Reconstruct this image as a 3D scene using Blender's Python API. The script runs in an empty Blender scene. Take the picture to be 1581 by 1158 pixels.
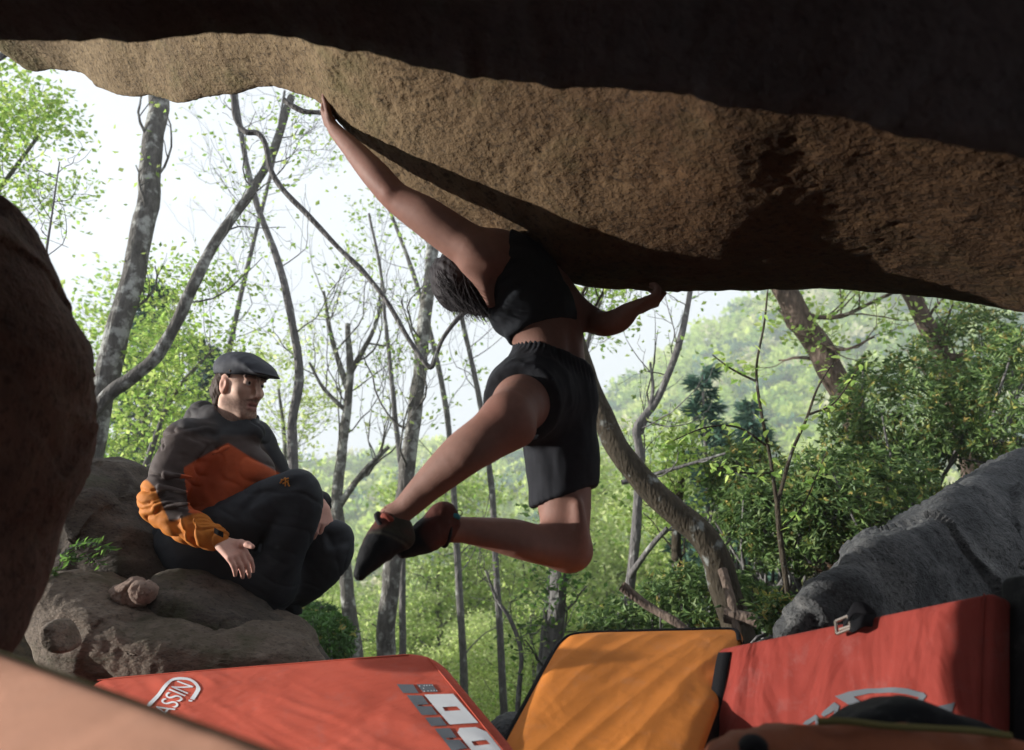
import bpy, math, random
import numpy as np
from mathutils import Vector, Matrix
random.seed(7); RNG = np.random.default_rng(7)
SC = bpy.context.scene
COL = SC.collection

# ---------------------------------------------------------------- camera, sky, sun, exposure
CAMZ, PITCH, FPX = 0.55, math.radians(10.0), 1231.0
cam_d = bpy.data.cameras.new('camera'); cam = bpy.data.objects.new('camera', cam_d); COL.objects.link(cam)
cam.location = (0, 0, CAMZ); cam.rotation_euler = (math.pi/2 + PITCH, 0, 0)
cam_d.sensor_width = 36.0; cam_d.lens = 36.0*FPX/1581.0; cam_d.clip_start = 0.02; cam_d.clip_end = 2000
cam_d.dof.use_dof = True; cam_d.dof.focus_distance = 2.75; cam_d.dof.aperture_fstop = 3.2
SC.camera = cam
SUN_EL, SUN_AZ = math.radians(3.5), math.radians(-92.5)      # azimuth clockwise from +Y: the sun stands low on the left, outside the mouth of the cave
world = bpy.data.worlds.new('World'); SC.world = world; world.use_nodes = True
wn, wl = world.node_tree.nodes, world.node_tree.links
bg = wn['Background']
sky = wn.new('ShaderNodeTexSky'); sky.sky_type = 'NISHITA'; sky.sun_disc = False
sky.sun_elevation = SUN_EL; sky.sun_rotation = SUN_AZ; sky.dust_density = 4.0
mixw = wn.new('ShaderNodeMix'); mixw.data_type = 'RGBA'
mixw.inputs['Factor'].default_value = 0.94                   # bright even overcast veil over the clear sky
mixw.inputs['B'].default_value = (2.50, 2.62, 2.86, 1)
wl.new(sky.outputs['Color'], mixw.inputs['A']); wl.new(mixw.outputs['Result'], bg.inputs['Color'])
bg.inputs['Strength'].default_value = 0.104
sun_d = bpy.data.lights.new('sun', 'SUN'); sun_d.energy = 3.0; sun_d.angle = math.radians(0.7); sun_d.color = (1.0, 0.96, 0.90)
sun = bpy.data.objects.new('sun', sun_d); COL.objects.link(sun)
SUNV = Vector((math.sin(SUN_AZ)*math.cos(SUN_EL), math.cos(SUN_AZ)*math.cos(SUN_EL), math.sin(SUN_EL)))
sun.rotation_euler = SUNV.to_track_quat('Z', 'Y').to_euler(); sun.location = SUNV*30
vs = SC.view_settings
vs.view_transform = 'Standard'; vs.look = 'None'; vs.gamma = 1.0; vs.use_curve_mapping = False
vs.exposure = 1.75
SC.cycles.use_denoising = True
SC.cycles.max_bounces = 6; SC.cycles.diffuse_bounces = 4; SC.cycles.glossy_bounces = 2
SC.cycles.transmission_bounces = 2; SC.cycles.transparent_max_bounces = 4; SC.cycles.volume_bounces = 1
SC.cycles.caustics_reflective = False; SC.cycles.caustics_refractive = False

# ---------------------------------------------------------------- helpers
def P(px, py, d):
    """the point at distance d along +Y that the photograph shows at pixel (px, py)"""
    u = (px-790.5)/FPX; v = (579.0-py)/FPX
    dy = math.cos(PITCH) - v*math.sin(PITCH); dz = math.sin(PITCH) + v*math.cos(PITCH)
    t = d/dy
    return np.array((u*t, d, CAMZ + dz*t))
def PXM(d): return d*1.03/FPX            # metres per photo pixel at distance d
def unP(V):
    x = V[:, 0]; y = V[:, 1]; z = V[:, 2]-CAMZ
    f = y*math.cos(PITCH) + z*math.sin(PITCH); u = -y*math.sin(PITCH) + z*math.cos(PITCH)
    return 790.5 + FPX*x/f, 579.0 - FPX*u/f

_perm = np.random.default_rng(3).permutation(256); _perm = np.concatenate([_perm, _perm]).astype(np.int32)
_grad = np.random.default_rng(4).normal(size=(256, 3)); _grad /= np.linalg.norm(_grad, axis=1)[:, None]
def perlin(p):
    p = np.asarray(p, float); i = np.floor(p).astype(np.int32); f = p-i; i &= 255
    w = f*f*f*(f*(f*6-15)+10)
    out = 0
    for dx in (0, 1):
        wx = w[:, 0] if dx else 1-w[:, 0]
        for dy in (0, 1):
            wy = w[:, 1] if dy else 1-w[:, 1]
            for dz in (0, 1):
                wz = w[:, 2] if dz else 1-w[:, 2]
                h = _perm[_perm[_perm[(i[:, 0]+dx) & 255]+((i[:, 1]+dy) & 255)]+((i[:, 2]+dz) & 255)]
                g = _grad[h]
                out = out + wx*wy*wz*(g[:, 0]*(f[:, 0]-dx)+g[:, 1]*(f[:, 1]-dy)+g[:, 2]*(f[:, 2]-dz))
    return out*1.6
def fbm(p, o=4, g=0.5):
    p = np.asarray(p, float); s = 0; a = 1
    for k in range(o):
        s = s + a*perlin(p*(2**k)+k*17.3); a *= g
    return s
def ridged(p, o=4, g=0.5):
    p = np.asarray(p, float); s = 0; a = 1
    for k in range(o):
        s = s + a*(1-2*np.abs(perlin(p*(2**k)+k*11.7))); a *= g
    return s
def sstep(a, b, x):
    t = np.clip((x-a)/(b-a), 0, 1); return t*t*(3-2*t)
def nrm(v):
    v = np.asarray(v, float); return v/np.maximum(np.linalg.norm(v, axis=-1, keepdims=True), 1e-9)

ROOT = {}
def link(o): COL.objects.link(o); return o
def mesh(name, V, F, mat=None, cols=None, smooth=True, midx=None):
    V = np.asarray(V, np.float32); m = bpy.data.meshes.new(name)
    if isinstance(F, np.ndarray):
        n, k = F.shape
        m.vertices.add(len(V)); m.vertices.foreach_set('co', V.ravel())
        m.loops.add(n*k); m.loops.foreach_set('vertex_index', F.astype(np.int32).ravel())
        m.polygons.add(n); m.polygons.foreach_set('loop_start', np.arange(0, n*k, k, dtype=np.int32))
        m.polygons.foreach_set('loop_total', np.full(n, k, np.int32))
        m.update(calc_edges=True)
    else:
        m.from_pydata([tuple(map(float, v)) for v in V], [], [tuple(map(int, f)) for f in F]); m.update()
    if cols is not None:
        a = m.attributes.new('Col', 'FLOAT_COLOR', 'POINT')
        c = np.ones((len(V), 4), np.float32); c[:, :3] = cols; a.data.foreach_set('color', c.ravel())
    if mat is not None:
        for q in (mat if isinstance(mat, (list, tuple)) else [mat]): m.materials.append(q)
    if midx is not None: m.polygons.foreach_set('material_index', np.asarray(midx, np.int32))
    m.polygons.foreach_set('use_smooth', np.full(len(m.polygons), smooth)); m.update()
    return m
def tag(o, label=None, cat=None, group=None, kind=None):
    if label: o['label'] = label
    if cat: o['category'] = cat
    if group: o['group'] = group
    if kind: o['kind'] = kind
    return o
def thing(name, label, cat, loc, group=None):
    o = link(bpy.data.objects.new(name, None)); o.location = tuple(map(float, loc)); o.empty_display_size = 0.1
    ROOT[o.name] = np.array(loc, float)
    return tag(o, label, cat, group)
def part(parent, name, V, F, mat, cols=None, smooth=True, label=None, kind=None, midx=None):
    loc = ROOT[parent.name]
    o = link(bpy.data.objects.new(name, mesh(name, np.asarray(V)-loc, F, mat, cols, smooth, midx)))
    o.parent = parent; ROOT[o.name] = loc
    return tag(o, label=label, kind=kind)
def solo(name, V, F, mat, label=None, cat=None, cols=None, smooth=True, kind=None, group=None, midx=None):
    o = link(bpy.data.objects.new(name, mesh(name, V, F, mat, cols, smooth, midx)))
    ROOT[o.name] = np.zeros(3)
    return tag(o, label, cat, group, kind)

def gridF(nu, nv, cu=False, cv=False):
    i = np.arange(nu if cu else nu-1); j = np.arange(nv if cv else nv-1)
    I, J = np.meshgrid(i, j, indexing='ij'); I = I.ravel(); J = J.ravel()
    I2 = (I+1) % nu; J2 = (J+1) % nv
    return np.stack([I*nv+J, I2*nv+J, I2*nv+J2, I*nv+J2], 1)
def vnormals(V, F):
    a, b, c, d = V[F[:, 0]], V[F[:, 1]], V[F[:, 2]], V[F[:, 3]]
    n = np.cross(c-a, d-b); out = np.zeros_like(V)
    for k in range(4): np.add.at(out, F[:, k], n)
    return nrm(out)
def spline(pts, n):
    """Catmull-Rom through pts (k x m), n samples"""
    p = np.asarray(pts, float)
    if len(p) == 2:
        t = np.linspace(0, 1, n)[:, None]; return p[0]*(1-t)+p[1]*t
    p = np.vstack([2*p[0]-p[1], p, 2*p[-1]-p[-2]])
    s = np.linspace(0, len(p)-3-1e-6, n); i = s.astype(int); t = (s-i)[:, None]
    a, b, c, d = p[i], p[i+1], p[i+2], p[i+3]
    return 0.5*((2*b)+(c-a)*t+(2*a-5*b+4*c-d)*t**2+(3*b-a-3*c+d)*t**3)
class Soup:
    """collects quad meshes into one"""
    def __init__(s): s.V = []; s.F = []; s.C = []; s.n = 0
    def add(s, V, F, C=None):
        V = np.asarray(V, float); s.V.append(V); s.F.append(np.asarray(F)+s.n); s.n += len(V)
        s.C.append(np.ones((len(V), 3)) if C is None else np.broadcast_to(np.asarray(C, float), (len(V), 3)))
    def tube(s, pts, rad, sides=7, wob=0.0, C=None):
        pts = np.asarray(pts, float); n = len(pts); rad = np.broadcast_to(np.asarray(rad, float), (n,))
        t = nrm(np.gradient(pts, axis=0)); ref = np.array((0.31, 0.9, 0.17)) if abs(t[0][1]) < 0.8 else np.array((1.0, 0.1, 0.2))
        a = nrm(np.cross(t, ref)); b = np.cross(t, a)
        th = np.linspace(0, 2*math.pi, sides, endpoint=False)
        r = rad[:, None]*np.ones(sides)
        if wob:
            q = pts[:, None, :]+0*th[None, :, None]
            q = q + (a[:, None, :]*np.cos(th)[None, :, None]+b[:, None, :]*np.sin(th)[None, :, None])*rad[:, None, None]
            r = r*(1+wob*fbm(q.reshape(-1, 3)*np.array((9, 9, 4)), 2).reshape(n, sides))
        V = pts[:, None, :]+(a[:, None, :]*np.cos(th)[None, :, None]+b[:, None, :]*np.sin(th)[None, :, None])*r[:, :, None]
        V = V.reshape(-1, 3); F = gridF(n, sides, cv=True)
        s.add(V, F, C)
    def out(s): return np.vstack(s.V), np.vstack(s.F), np.vstack(s.C)

# ---------------------------------------------------------------- materials
def nodes(name):
    m = bpy.data.materials.new(name); m.use_nodes = True
    t = m.node_tree; return m, t.nodes, t.links, t.nodes['Principled BSDF']
def N(nn, kind, **kw):
    n = nn.new(kind)
    for k, v in kw.items():
        if k in n.inputs: n.inputs[k].default_value = v
        else: setattr(n, k, v)
    return n
def coords(nn, ll, scale=(1, 1, 1), rot=(0, 0, 0)):
    tc = nn.new('ShaderNodeTexCoord'); mp = nn.new('ShaderNodeMapping')
    mp.inputs['Scale'].default_value = scale; mp.inputs['Rotation'].default_value = rot
    ll.new(tc.outputs['Object'], mp.inputs['Vector']); return mp.outputs['Vector']
def ramp(nn, ll, fac, stops):
    r = nn.new('ShaderNodeValToRGB'); e = r.color_ramp.elements
    while len(e) < len(stops): e.new(0.5)
    for k, (p, c) in enumerate(stops):
        e[k].position = p; e[k].color = (*c, 1) if len(c) == 3 else c
    ll.new(fac, r.inputs['Fac']); return r.outputs['Color']
def mixc(nn, ll, fac, a, b, mode='MIX'):
    m = nn.new('ShaderNodeMix'); m.data_type = 'RGBA'; m.blend_type = mode
    for key, v in (('Factor', fac), ('A', a), ('B', b)):
        if isinstance(v, (int, float)): m.inputs[key].default_value = v
        elif isinstance(v, tuple): m.inputs[key].default_value = (*v, 1)
        else: ll.new(v, m.inputs[key])
    return m.outputs['Result']
def bumpchain(nn, ll, vec, specs):
    prev = None
    for kind, scale, dist, strength in specs:
        if kind == 'n':
            t = N(nn, 'ShaderNodeTexNoise', Scale=scale, Detail=(4.0 if scale < 20 else 2.0), Roughness=0.62); o = t.outputs['Fac']
        elif kind == 'v':
            t = N(nn, 'ShaderNodeTexVoronoi', Scale=scale); o = t.outputs['Distance']
        else:
            t = N(nn, 'ShaderNodeTexWave', Scale=scale, Distortion=3.0, Detail=3.0); o = t.outputs['Fac']
        ll.new(vec, t.inputs['Vector'])
        b = N(nn, 'ShaderNodeBump', Strength=strength, Distance=dist); ll.new(o, b.inputs['Height'])
        if prev: ll.new(prev, b.inputs['Normal'])
        prev = b.outputs['Normal']
    return prev
def m_rock(name, dark, mid, light, moss=None, scale=(1, 1, 1), rot=(0, 0, 0), bump=1.0, pits=0.35, patch=1.6):
    m, nn, ll, bs = nodes(name); vec = coords(nn, ll, scale, rot)
    n1 = N(nn, 'ShaderNodeTexNoise', Scale=patch, Detail=5.0, Roughness=0.6); ll.new(vec, n1.inputs['Vector'])
    n2 = N(nn, 'ShaderNodeTexNoise', Scale=22.0, Detail=4.0, Roughness=0.7); ll.new(vec, n2.inputs['Vector'])
    n3 = N(nn, 'ShaderNodeTexNoise', Scale=70.0, Detail=2.0, Roughness=0.7); ll.new(vec, n3.inputs['Vector'])
    c = ramp(nn, ll, n1.outputs['Fac'], [(0.3, dark), (0.5, mid), (0.72, light)])
    c2 = ramp(nn, ll, n2.outputs['Fac'], [(0.25, dark), (0.55, mid), (0.8, light)])
    c = mixc(nn, ll, 0.5, c, c2)
    pit = ramp(nn, ll, n3.outputs['Fac'], [(0.33, (1-pits,)*3), (0.47, (1, 1, 1)), (0.62, (1, 1, 1)), (0.74, (1.25, 1.22, 1.15))])
    c = mixc(nn, ll, 1.0, c, pit, 'MULTIPLY')
    if moss:
        n4 = N(nn, 'ShaderNodeTexNoise', Scale=2.7, Detail=5.0, Roughness=0.7); ll.new(vec, n4.inputs['Vector'])
        f = ramp(nn, ll, n4.outputs['Fac'], [(0.52, (0, 0, 0)), (0.66, (0.8, 0.8, 0.8))])
        c = mixc(nn, ll, f, c, moss)
    ll.new(c, bs.inputs['Base Color']); bs.inputs['Roughness'].default_value = 0.92
    bs.inputs['Specular IOR Level'].default_value = 0.25
    ll.new(bumpchain(nn, ll, vec, [('n', 14, 0.011*bump, 0.7), ('v', 75, 0.0035*bump, 0.55), ('n', 190, 0.003*bump, 0.9)]), bs.inputs['Normal'])
    return m
def m_attr(name, rough=0.8, bump=(), spec=0.3, sss=0.0, tint=None, scale=(1, 1, 1), sheen=0.0):
    """base colour from the per-point colour of the mesh, broken up by noise"""
    m, nn, ll, bs = nodes(name); vec = coords(nn, ll, scale)
    at = nn.new('ShaderNodeAttribute'); at.attribute_name = 'Col'; c = at.outputs['Color']
    if tint:
        n1 = N(nn, 'ShaderNodeTexNoise', Scale=tint[0], Detail=7.0, Roughness=0.65); ll.new(vec, n1.inputs['Vector'])
        v = ramp(nn, ll, n1.outputs['Fac'], [(0.3, (1-tint[1],)*3), (0.7, (1+tint[1],)*3)])
        c = mixc(nn, ll, 1.0, c, v, 'MULTIPLY')
    ll.new(c, bs.inputs['Base Color']); bs.inputs['Roughness'].default_value = rough
    bs.inputs['Specular IOR Level'].default_value = spec
    if sss:
        bs.inputs['Subsurface Weight'].default_value = sss; bs.inputs['Subsurface Radius'].default_value = (0.012, 0.005, 0.003)
    if sheen: bs.inputs['Sheen Weight'].default_value = sheen
    if bump: ll.new(bumpchain(nn, ll, vec, bump), bs.inputs['Normal'])
    return m
def m_plain(name, c, rough=0.8, bump=(), spec=0.3, var=0.15, vscale=8.0, metal=0.0):
    m, nn, ll, bs = nodes(name); vec = coords(nn, ll)
    n1 = N(nn, 'ShaderNodeTexNoise', Scale=vscale, Detail=7.0, Roughness=0.65); ll.new(vec, n1.inputs['Vector'])
    cc = ramp(nn, ll, n1.outputs['Fac'], [(0.28, tuple(x*(1-var) for x in c)), (0.72, tuple(x*(1+var) for x in c))])
    ll.new(cc, bs.inputs['Base Color']); bs.inputs['Roughness'].default_value = rough
    bs.inputs['Specular IOR Level'].default_value = spec; bs.inputs['Metallic'].default_value = metal
    if bump: ll.new(bumpchain(nn, ll, vec, bump), bs.inputs['Normal'])
    return m
def m_leaf(name, trans=0.52, rough=0.5, spec=0.3):
    m, nn, ll, bs = nodes(name)
    at = nn.new('ShaderNodeAttribute'); at.attribute_name = 'Col'
    ll.new(at.outputs['Color'], bs.inputs['Base Color']); bs.inputs['Roughness'].default_value = rough
    bs.inputs['Specular IOR Level'].default_value = spec
    tr = nn.new('ShaderNodeBsdfTranslucent'); mx = nn.new('ShaderNodeMixShader'); mx.inputs[0].default_value = trans
    hs = N(nn, 'ShaderNodeHueSaturation', Saturation=1.05, Value=1.9); ll.new(at.outputs['Color'], hs.inputs['Color'])
    ll.new(hs.outputs['Color'], tr.inputs['Color'])
    ll.new(bs.outputs[0], mx.inputs[1]); ll.new(tr.outputs[0], mx.inputs[2])
    ll.new(mx.outputs[0], nn['Material Output'].inputs['Surface']); return m
def m_bark(name, a, b, lichen=(0.42, 0.44, 0.40), lf=0.62, s=1.0):
    m, nn, ll, bs = nodes(name); vec = coords(nn, ll, (1, 1, 0.35))
    v2 = coords(nn, ll)
    n1 = N(nn, 'ShaderNodeTexNoise', Scale=26.0*s, Detail=8.0, Roughness=0.7); ll.new(vec, n1.inputs['Vector'])
    n2 = N(nn, 'ShaderNodeTexNoise', Scale=9.0*s, Detail=6.0, Roughness=0.6); ll.new(v2, n2.inputs['Vector'])
    c = ramp(nn, ll, n1.outputs['Fac'], [(0.3, a), (0.7, b)])
    f = ramp(nn, ll, n2.outputs['Fac'], [(lf-0.06, (0, 0, 0)), (lf+0.05, (0.85, 0.85, 0.85))])
    c = mixc(nn, ll, f, c, lichen)
    ll.new(c, bs.inputs['Base Color']); bs.inputs['Roughness'].default_value = 0.95; bs.inputs['Specular IOR Level'].default_value = 0.15
    ll.new(bumpchain(nn, ll, vec, [('n', 30*s, 0.02/s, 0.8), ('v', 60*s, 0.008/s, 0.5)]), bs.inputs['Normal']); return m

# ---------------------------------------------------------------- rocks
MR_roof = m_rock('ochre_granite', (0.075, 0.049, 0.027), (0.185, 0.13, 0.07), (0.33, 0.25, 0.145), moss=(0.125, 0.108, 0.045), scale=(0.75, 1.0, 1.1), rot=(0, 0.5, 0.5), bump=1.25, pits=0.55)
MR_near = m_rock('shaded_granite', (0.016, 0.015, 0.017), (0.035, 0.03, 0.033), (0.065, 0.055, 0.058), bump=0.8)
MR_red = m_rock('reddish_granite', (0.045, 0.027, 0.022), (0.105, 0.06, 0.046), (0.19, 0.11, 0.082), scale=(1.3, 1.3, 0.8), bump=1.6, pits=0.5, patch=4.0)
MR_slab = m_rock('weathered_granite', (0.06, 0.047, 0.037), (0.14, 0.11, 0.085), (0.28, 0.225, 0.18), moss=(0.05, 0.05, 0.026), scale=(0.8, 1, 1.7), rot=(0, -0.45, 0), bump=1.1, pits=0.45)
MR_dark = m_rock('mossy_dark_granite', (0.025, 0.022, 0.02), (0.07, 0.057, 0.046), (0.16, 0.13, 0.10), moss=(0.035, 0.04, 0.015), scale=(0.8, 1, 1.6), rot=(0, -0.5, 0), bump=1.1, pits=0.5)
MR_grey = m_rock('grey_granite', (0.02, 0.022, 0.024), (0.06, 0.062, 0.064), (0.19, 0.187, 0.18), scale=(1, 1, 1.15), rot=(0, 0.6, 0), bump=1.8, pits=0.6, patch=3.5)
MR_pink = m_rock('pinkish_granite', (0.10, 0.065, 0.05), (0.2, 0.14, 0.11), (0.34, 0.25, 0.2), bump=0.9)

def falloff_tint(m, lo, hi, c):  # darker, browner tint towards the right: light falloff put into the rock colour
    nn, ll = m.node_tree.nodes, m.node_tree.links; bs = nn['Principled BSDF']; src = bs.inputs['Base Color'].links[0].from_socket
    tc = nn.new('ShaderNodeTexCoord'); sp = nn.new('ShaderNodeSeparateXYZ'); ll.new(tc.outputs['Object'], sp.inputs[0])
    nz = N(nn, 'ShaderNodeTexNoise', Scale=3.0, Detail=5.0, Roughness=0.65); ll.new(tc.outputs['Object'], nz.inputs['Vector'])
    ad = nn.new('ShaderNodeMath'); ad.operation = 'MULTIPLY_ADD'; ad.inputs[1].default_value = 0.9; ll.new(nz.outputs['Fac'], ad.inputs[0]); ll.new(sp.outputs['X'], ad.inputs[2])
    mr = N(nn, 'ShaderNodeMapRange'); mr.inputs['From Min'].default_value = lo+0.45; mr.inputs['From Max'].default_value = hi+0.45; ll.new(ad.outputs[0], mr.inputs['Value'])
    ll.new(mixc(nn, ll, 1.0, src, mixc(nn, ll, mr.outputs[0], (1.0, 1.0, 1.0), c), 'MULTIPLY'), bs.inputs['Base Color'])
falloff_tint(MR_roof, -0.95, 0.35, (0.30, 0.215, 0.16))

def rockrough(V, Nn, amp=1.0, f=1.0, seed=0.0, facet=0.03, fine=0.001):
    q = V*f+seed
    g = q*2.6+0.35*fbm(q*2, 2)[:, None]; ci = np.floor(g); best = np.full(len(q), 9.0); hv = np.zeros(len(q))
    for a in (-1, 0, 1):                                # blocky fracture cells, each with its own tilt
        for b in (-1, 0, 1):
            for c in (-1, 0, 1):
                cc = ci+(a, b, c); h1 = np.modf(np.abs(np.sin(cc@np.array((12.99, 78.23, 37.72)))*43758.5))[0]; h2 = np.modf(h1*91.7)[0]; h3 = np.modf(h1*377.1)[0]
                df = cc+np.stack([h1, h2, h3], 1)-g; r2 = (df**2).sum(1); m_ = r2 < best
                best = np.where(m_, r2, best); hv = np.where(m_, (h1-0.5)+0.9*(df*np.stack([h2-0.5, h3-0.5, h1-0.5], 1)).sum(1), hv)
    d = 0.045*fbm(q*2.2, 4)+0.014*ridged(q*5.0, 3)+facet*1.6*hv+fine*fbm(q*38, 3, 0.6)
    return V+Nn*(d*amp)[:, None]

def roof_boulder():
    lip = [(28, 66, 3.15), (50, 112, 3.12), (92, 112, 3.06), (132, 120, 2.98), (152, 143, 2.92), (200, 157, 2.80), (238, 153, 2.71), (274, 168, 2.62),
           (320, 155, 2.51), (370, 147, 2.40), (420, 143, 2.29), (470, 157, 2.19), (503, 175, 2.12), (535, 212, 2.14), (575, 262, 2.17), (625, 304, 2.19),
           (685, 338, 2.2), (745, 364, 2.21), (800, 394, 2.22), (850, 432, 2.23), (905, 441, 2.23), (1000, 449, 2.23), (1100, 449, 2.25), (1200, 447, 2.25),
           (1300, 446, 2.24), (1400, 453, 2.2), (1500, 467, 2.13), (1600, 487, 2.03), (1720, 508, 2.0), (1900, 565, 1.92), (2150, 760, 1.55), (2500, 1200, 1.3)]  # unseen right end, brought down to close the cave off from light
    near = [(-90, 40, 2.98), (-60, 32, 2.95), (0, 30, 2.87), (60, 26, 2.76), (110, 22, 2.65), (170, 18, 2.5), (220, 14, 2.38), (270, 12, 2.25),
            (330, 12, 2.12), (385, 14, 2.02), (430, 16, 1.93), (480, 18, 1.83), (520, 22, 1.76), (560, 28, 1.73), (610, 36, 1.7), (660, 45, 1.68),
            (720, 55, 1.66), (780, 66, 1.63), (835, 76, 1.6), (890, 84, 1.57), (950, 92, 1.53), (1040, 98, 1.45), (1140, 104, 1.36), (1250, 110, 1.34),
            (1360, 112, 1.30), (1480, 114, 1.25), (1620, 114, 1.2), (1800, 118, 1.16), (2050, 160, 0.8), (2500, 300, 0.72), (3300, 800, 0.6), (4200, 1700, 0.5)]
    L = np.array([P(*a) for a in lip]); Q = np.array([P(*a) for a in near])
    # the near-camera end at the right runs along rather than towards the lens
    for k in range(29, 32): Q[k] = L[k]+np.array((0.25+0.1*(k-28), -0.95, 0.12))
    nu = 520
    L = spline(L, nu); Q = spline(Q, nu)
    out = L-Q; out[:, 2] = 0; out = nrm(out)
    nv = 190
    t = np.linspace(0, 1, nv)
    rows = [L[:, None, :]*(1-t)[None, :, None]+Q[:, None, :]*t[None, :, None]]
    rows[0][:, :, 2] -= 0.055*np.sin(np.pi*np.clip(t, 0, 1)**0.6)[None, :]*sstep(12.5, 18, np.linspace(0, 31, nu))[:, None]
    # round the lip up
    rows[0][:, :, 2] += 0.035*np.exp(-t/0.03)[None, :]
    up = []
    for a, b in ((0.03, 0.22), (0.14, 0.6), (0.12, 1.1)):   # out and up beyond the lip
        up.append(L+out*a+np.array((0, 0, b)))
    back = [Q+np.array((0, 0, 0.25))+out*0.05, Q+np.array((0, 0, 0.8))+out*0.15, Q+np.array((0, 0.1, 1.3))+out*0.2]
    low = []
    for k in range(8):
        s = (k+1)/9; low.append(L*(1-s)+up[0]*s)
    for k in range(6):
        s = (k+1)/7; low.append(up[0]*(1-s)+up[1]*s)
    G = np.concatenate([rows[0]]+[b[:, None, :] for b in back]+[u[:, None, :] for u in up[::-1]]+[u[:, None, :] for u in low[::-1]], axis=1)
    n = G.shape[1]; V = G.reshape(-1, 3); F = gridF(nu, n, cv=True)
    Nn = vnormals(V, F)
    if np.dot(Nn[100*n+60], (0, 0, -1)) < 0: F = F[:, ::-1]; Nn = -Nn
    w = np.ones((nu, n)); w[:, :3] = 0.35; w[:, 3:8] = 0.7
    V0 = V.copy()
    q = V*np.array((1, 1, 1.0))
    d = 0.011*fbm(q*2.2, 3)+0.0028*ridged(q*5.5+3, 3)+0.0016*fbm(q*np.array((26, 30, 30)), 3, 0.6)
    pit = np.maximum(0, perlin(q*np.array((11, 20, 20))+9)-0.46)*0.014+np.maximum(0, perlin(q*36+2)-0.36)*0.008+np.maximum(0, perlin(q*70+2)-0.36)*0.006      # pockets
    d = d-pit
    V = V+Nn*(d*w.ravel())[:, None]
    # flakes along the left end of the lip
    # end caps
    c0, c1 = V[:n].mean(0), V[-n:].mean(0); m = len(V); V = np.vstack([V, c0, c1]); k = np.arange(n); k2 = (k+1) % n
    Fl = [tuple(f) for f in F]+[(int(a), int(b), m) for a, b in zip(k, k2)]+[(int(b)+(nu-1)*n, int(a)+(nu-1)*n, m+1) for a, b in zip(k, k2)]
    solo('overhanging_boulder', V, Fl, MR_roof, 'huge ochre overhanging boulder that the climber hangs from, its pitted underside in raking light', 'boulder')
roof_boulder()

def near_boulder():
    edge = [(-5200, 60, 0.62), (-3300, 60, 0.7), (-1600, 62, 0.9), (-900, 66, 1.08), (-500, 68, 1.18), (-250, 68, 1.24), (0, 62, 1.27), (120, 56, 1.26), (240, 53, 1.25), (360, 52, 1.25), (450, 60, 1.25), (540, 77, 1.26), (640, 97, 1.27), (700, 111, 1.26),  # unseen left end, drawn out to keep sky light off the cave
            (800, 124, 1.22), (900, 130, 1.16), (1000, 142, 1.10), (1100, 156, 1.04), (1200, 174, 0.99), (1300, 190, 0.94), (1420, 212, 0.88), (1581, 238, 0.8), (1800, 270, 0.72), (2200, 330, 0.62)]
    E = spline([P(*a) for a in edge], 260)
    nu = len(E); rows = []
    for y in np.linspace(0, 1, 60):                       # underside, edge back over the camera
        r = E.copy(); r[:, 1] = E[:, 1]*(1-y)+(-1.6)*y
        z1 = E[:, 2]*0.6+(CAMZ+0.74)*0.4; r[:, 2] = E[:, 2]*(1-sstep(0, 0.25, y))+z1*sstep(0, 0.25, y)+0.10*math.sin(math.pi*y)
        rows.append(r)
    lastr = rows[-1]
    for a, b in ((-0.15, 0.9), (-0.1, 0.4), (0.1, -0.2), (-1.2, -0.2), (-1.5, 1.0), (-1.0, 2.6)):  # unseen back wall behind the camera, added to cut the ambient light
        r = lastr.copy(); r[:, 1] += a; r[:, 2] = b; rows.append(r)
    for a, b in ((-0.9, 1.6), (-0.15, 1.3), (0.0, 0.7), (0.05, 0.3), (0.04, 0.12), (0.015, 0.03)):
        r = E.copy(); r[:, 1] += a; r[:, 2] += b; rows.append(r)
    G = np.stack(rows, 1); n = G.shape[1]; V = G.reshape(-1, 3); F = gridF(nu, n, cv=True); Nn = vnormals(V, F)
    if Nn[60*n+20][2] > 0: F = F[:, ::-1]; Nn = -Nn
    V = V+Nn*(0.010*fbm(V*4, 3)+0.004*ridged(V*9, 3)+0.003*fbm(V*30, 2))[:, None]
    c0, c1 = V[:n].mean(0), V[-n:].mean(0); m = len(V); V = np.vstack([V, c0, c1]); k = np.arange(n); k2 = (k+1) % n
    Fl = [tuple(f) for f in F]+[(int(a), int(b), m) for a, b in zip(k, k2)]+[(int(b)+(nu-1)*n, int(a)+(nu-1)*n, m+1) for a, b in zip(k, k2)]
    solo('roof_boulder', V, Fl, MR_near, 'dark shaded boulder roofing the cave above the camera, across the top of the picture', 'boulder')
near_boulder()

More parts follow.
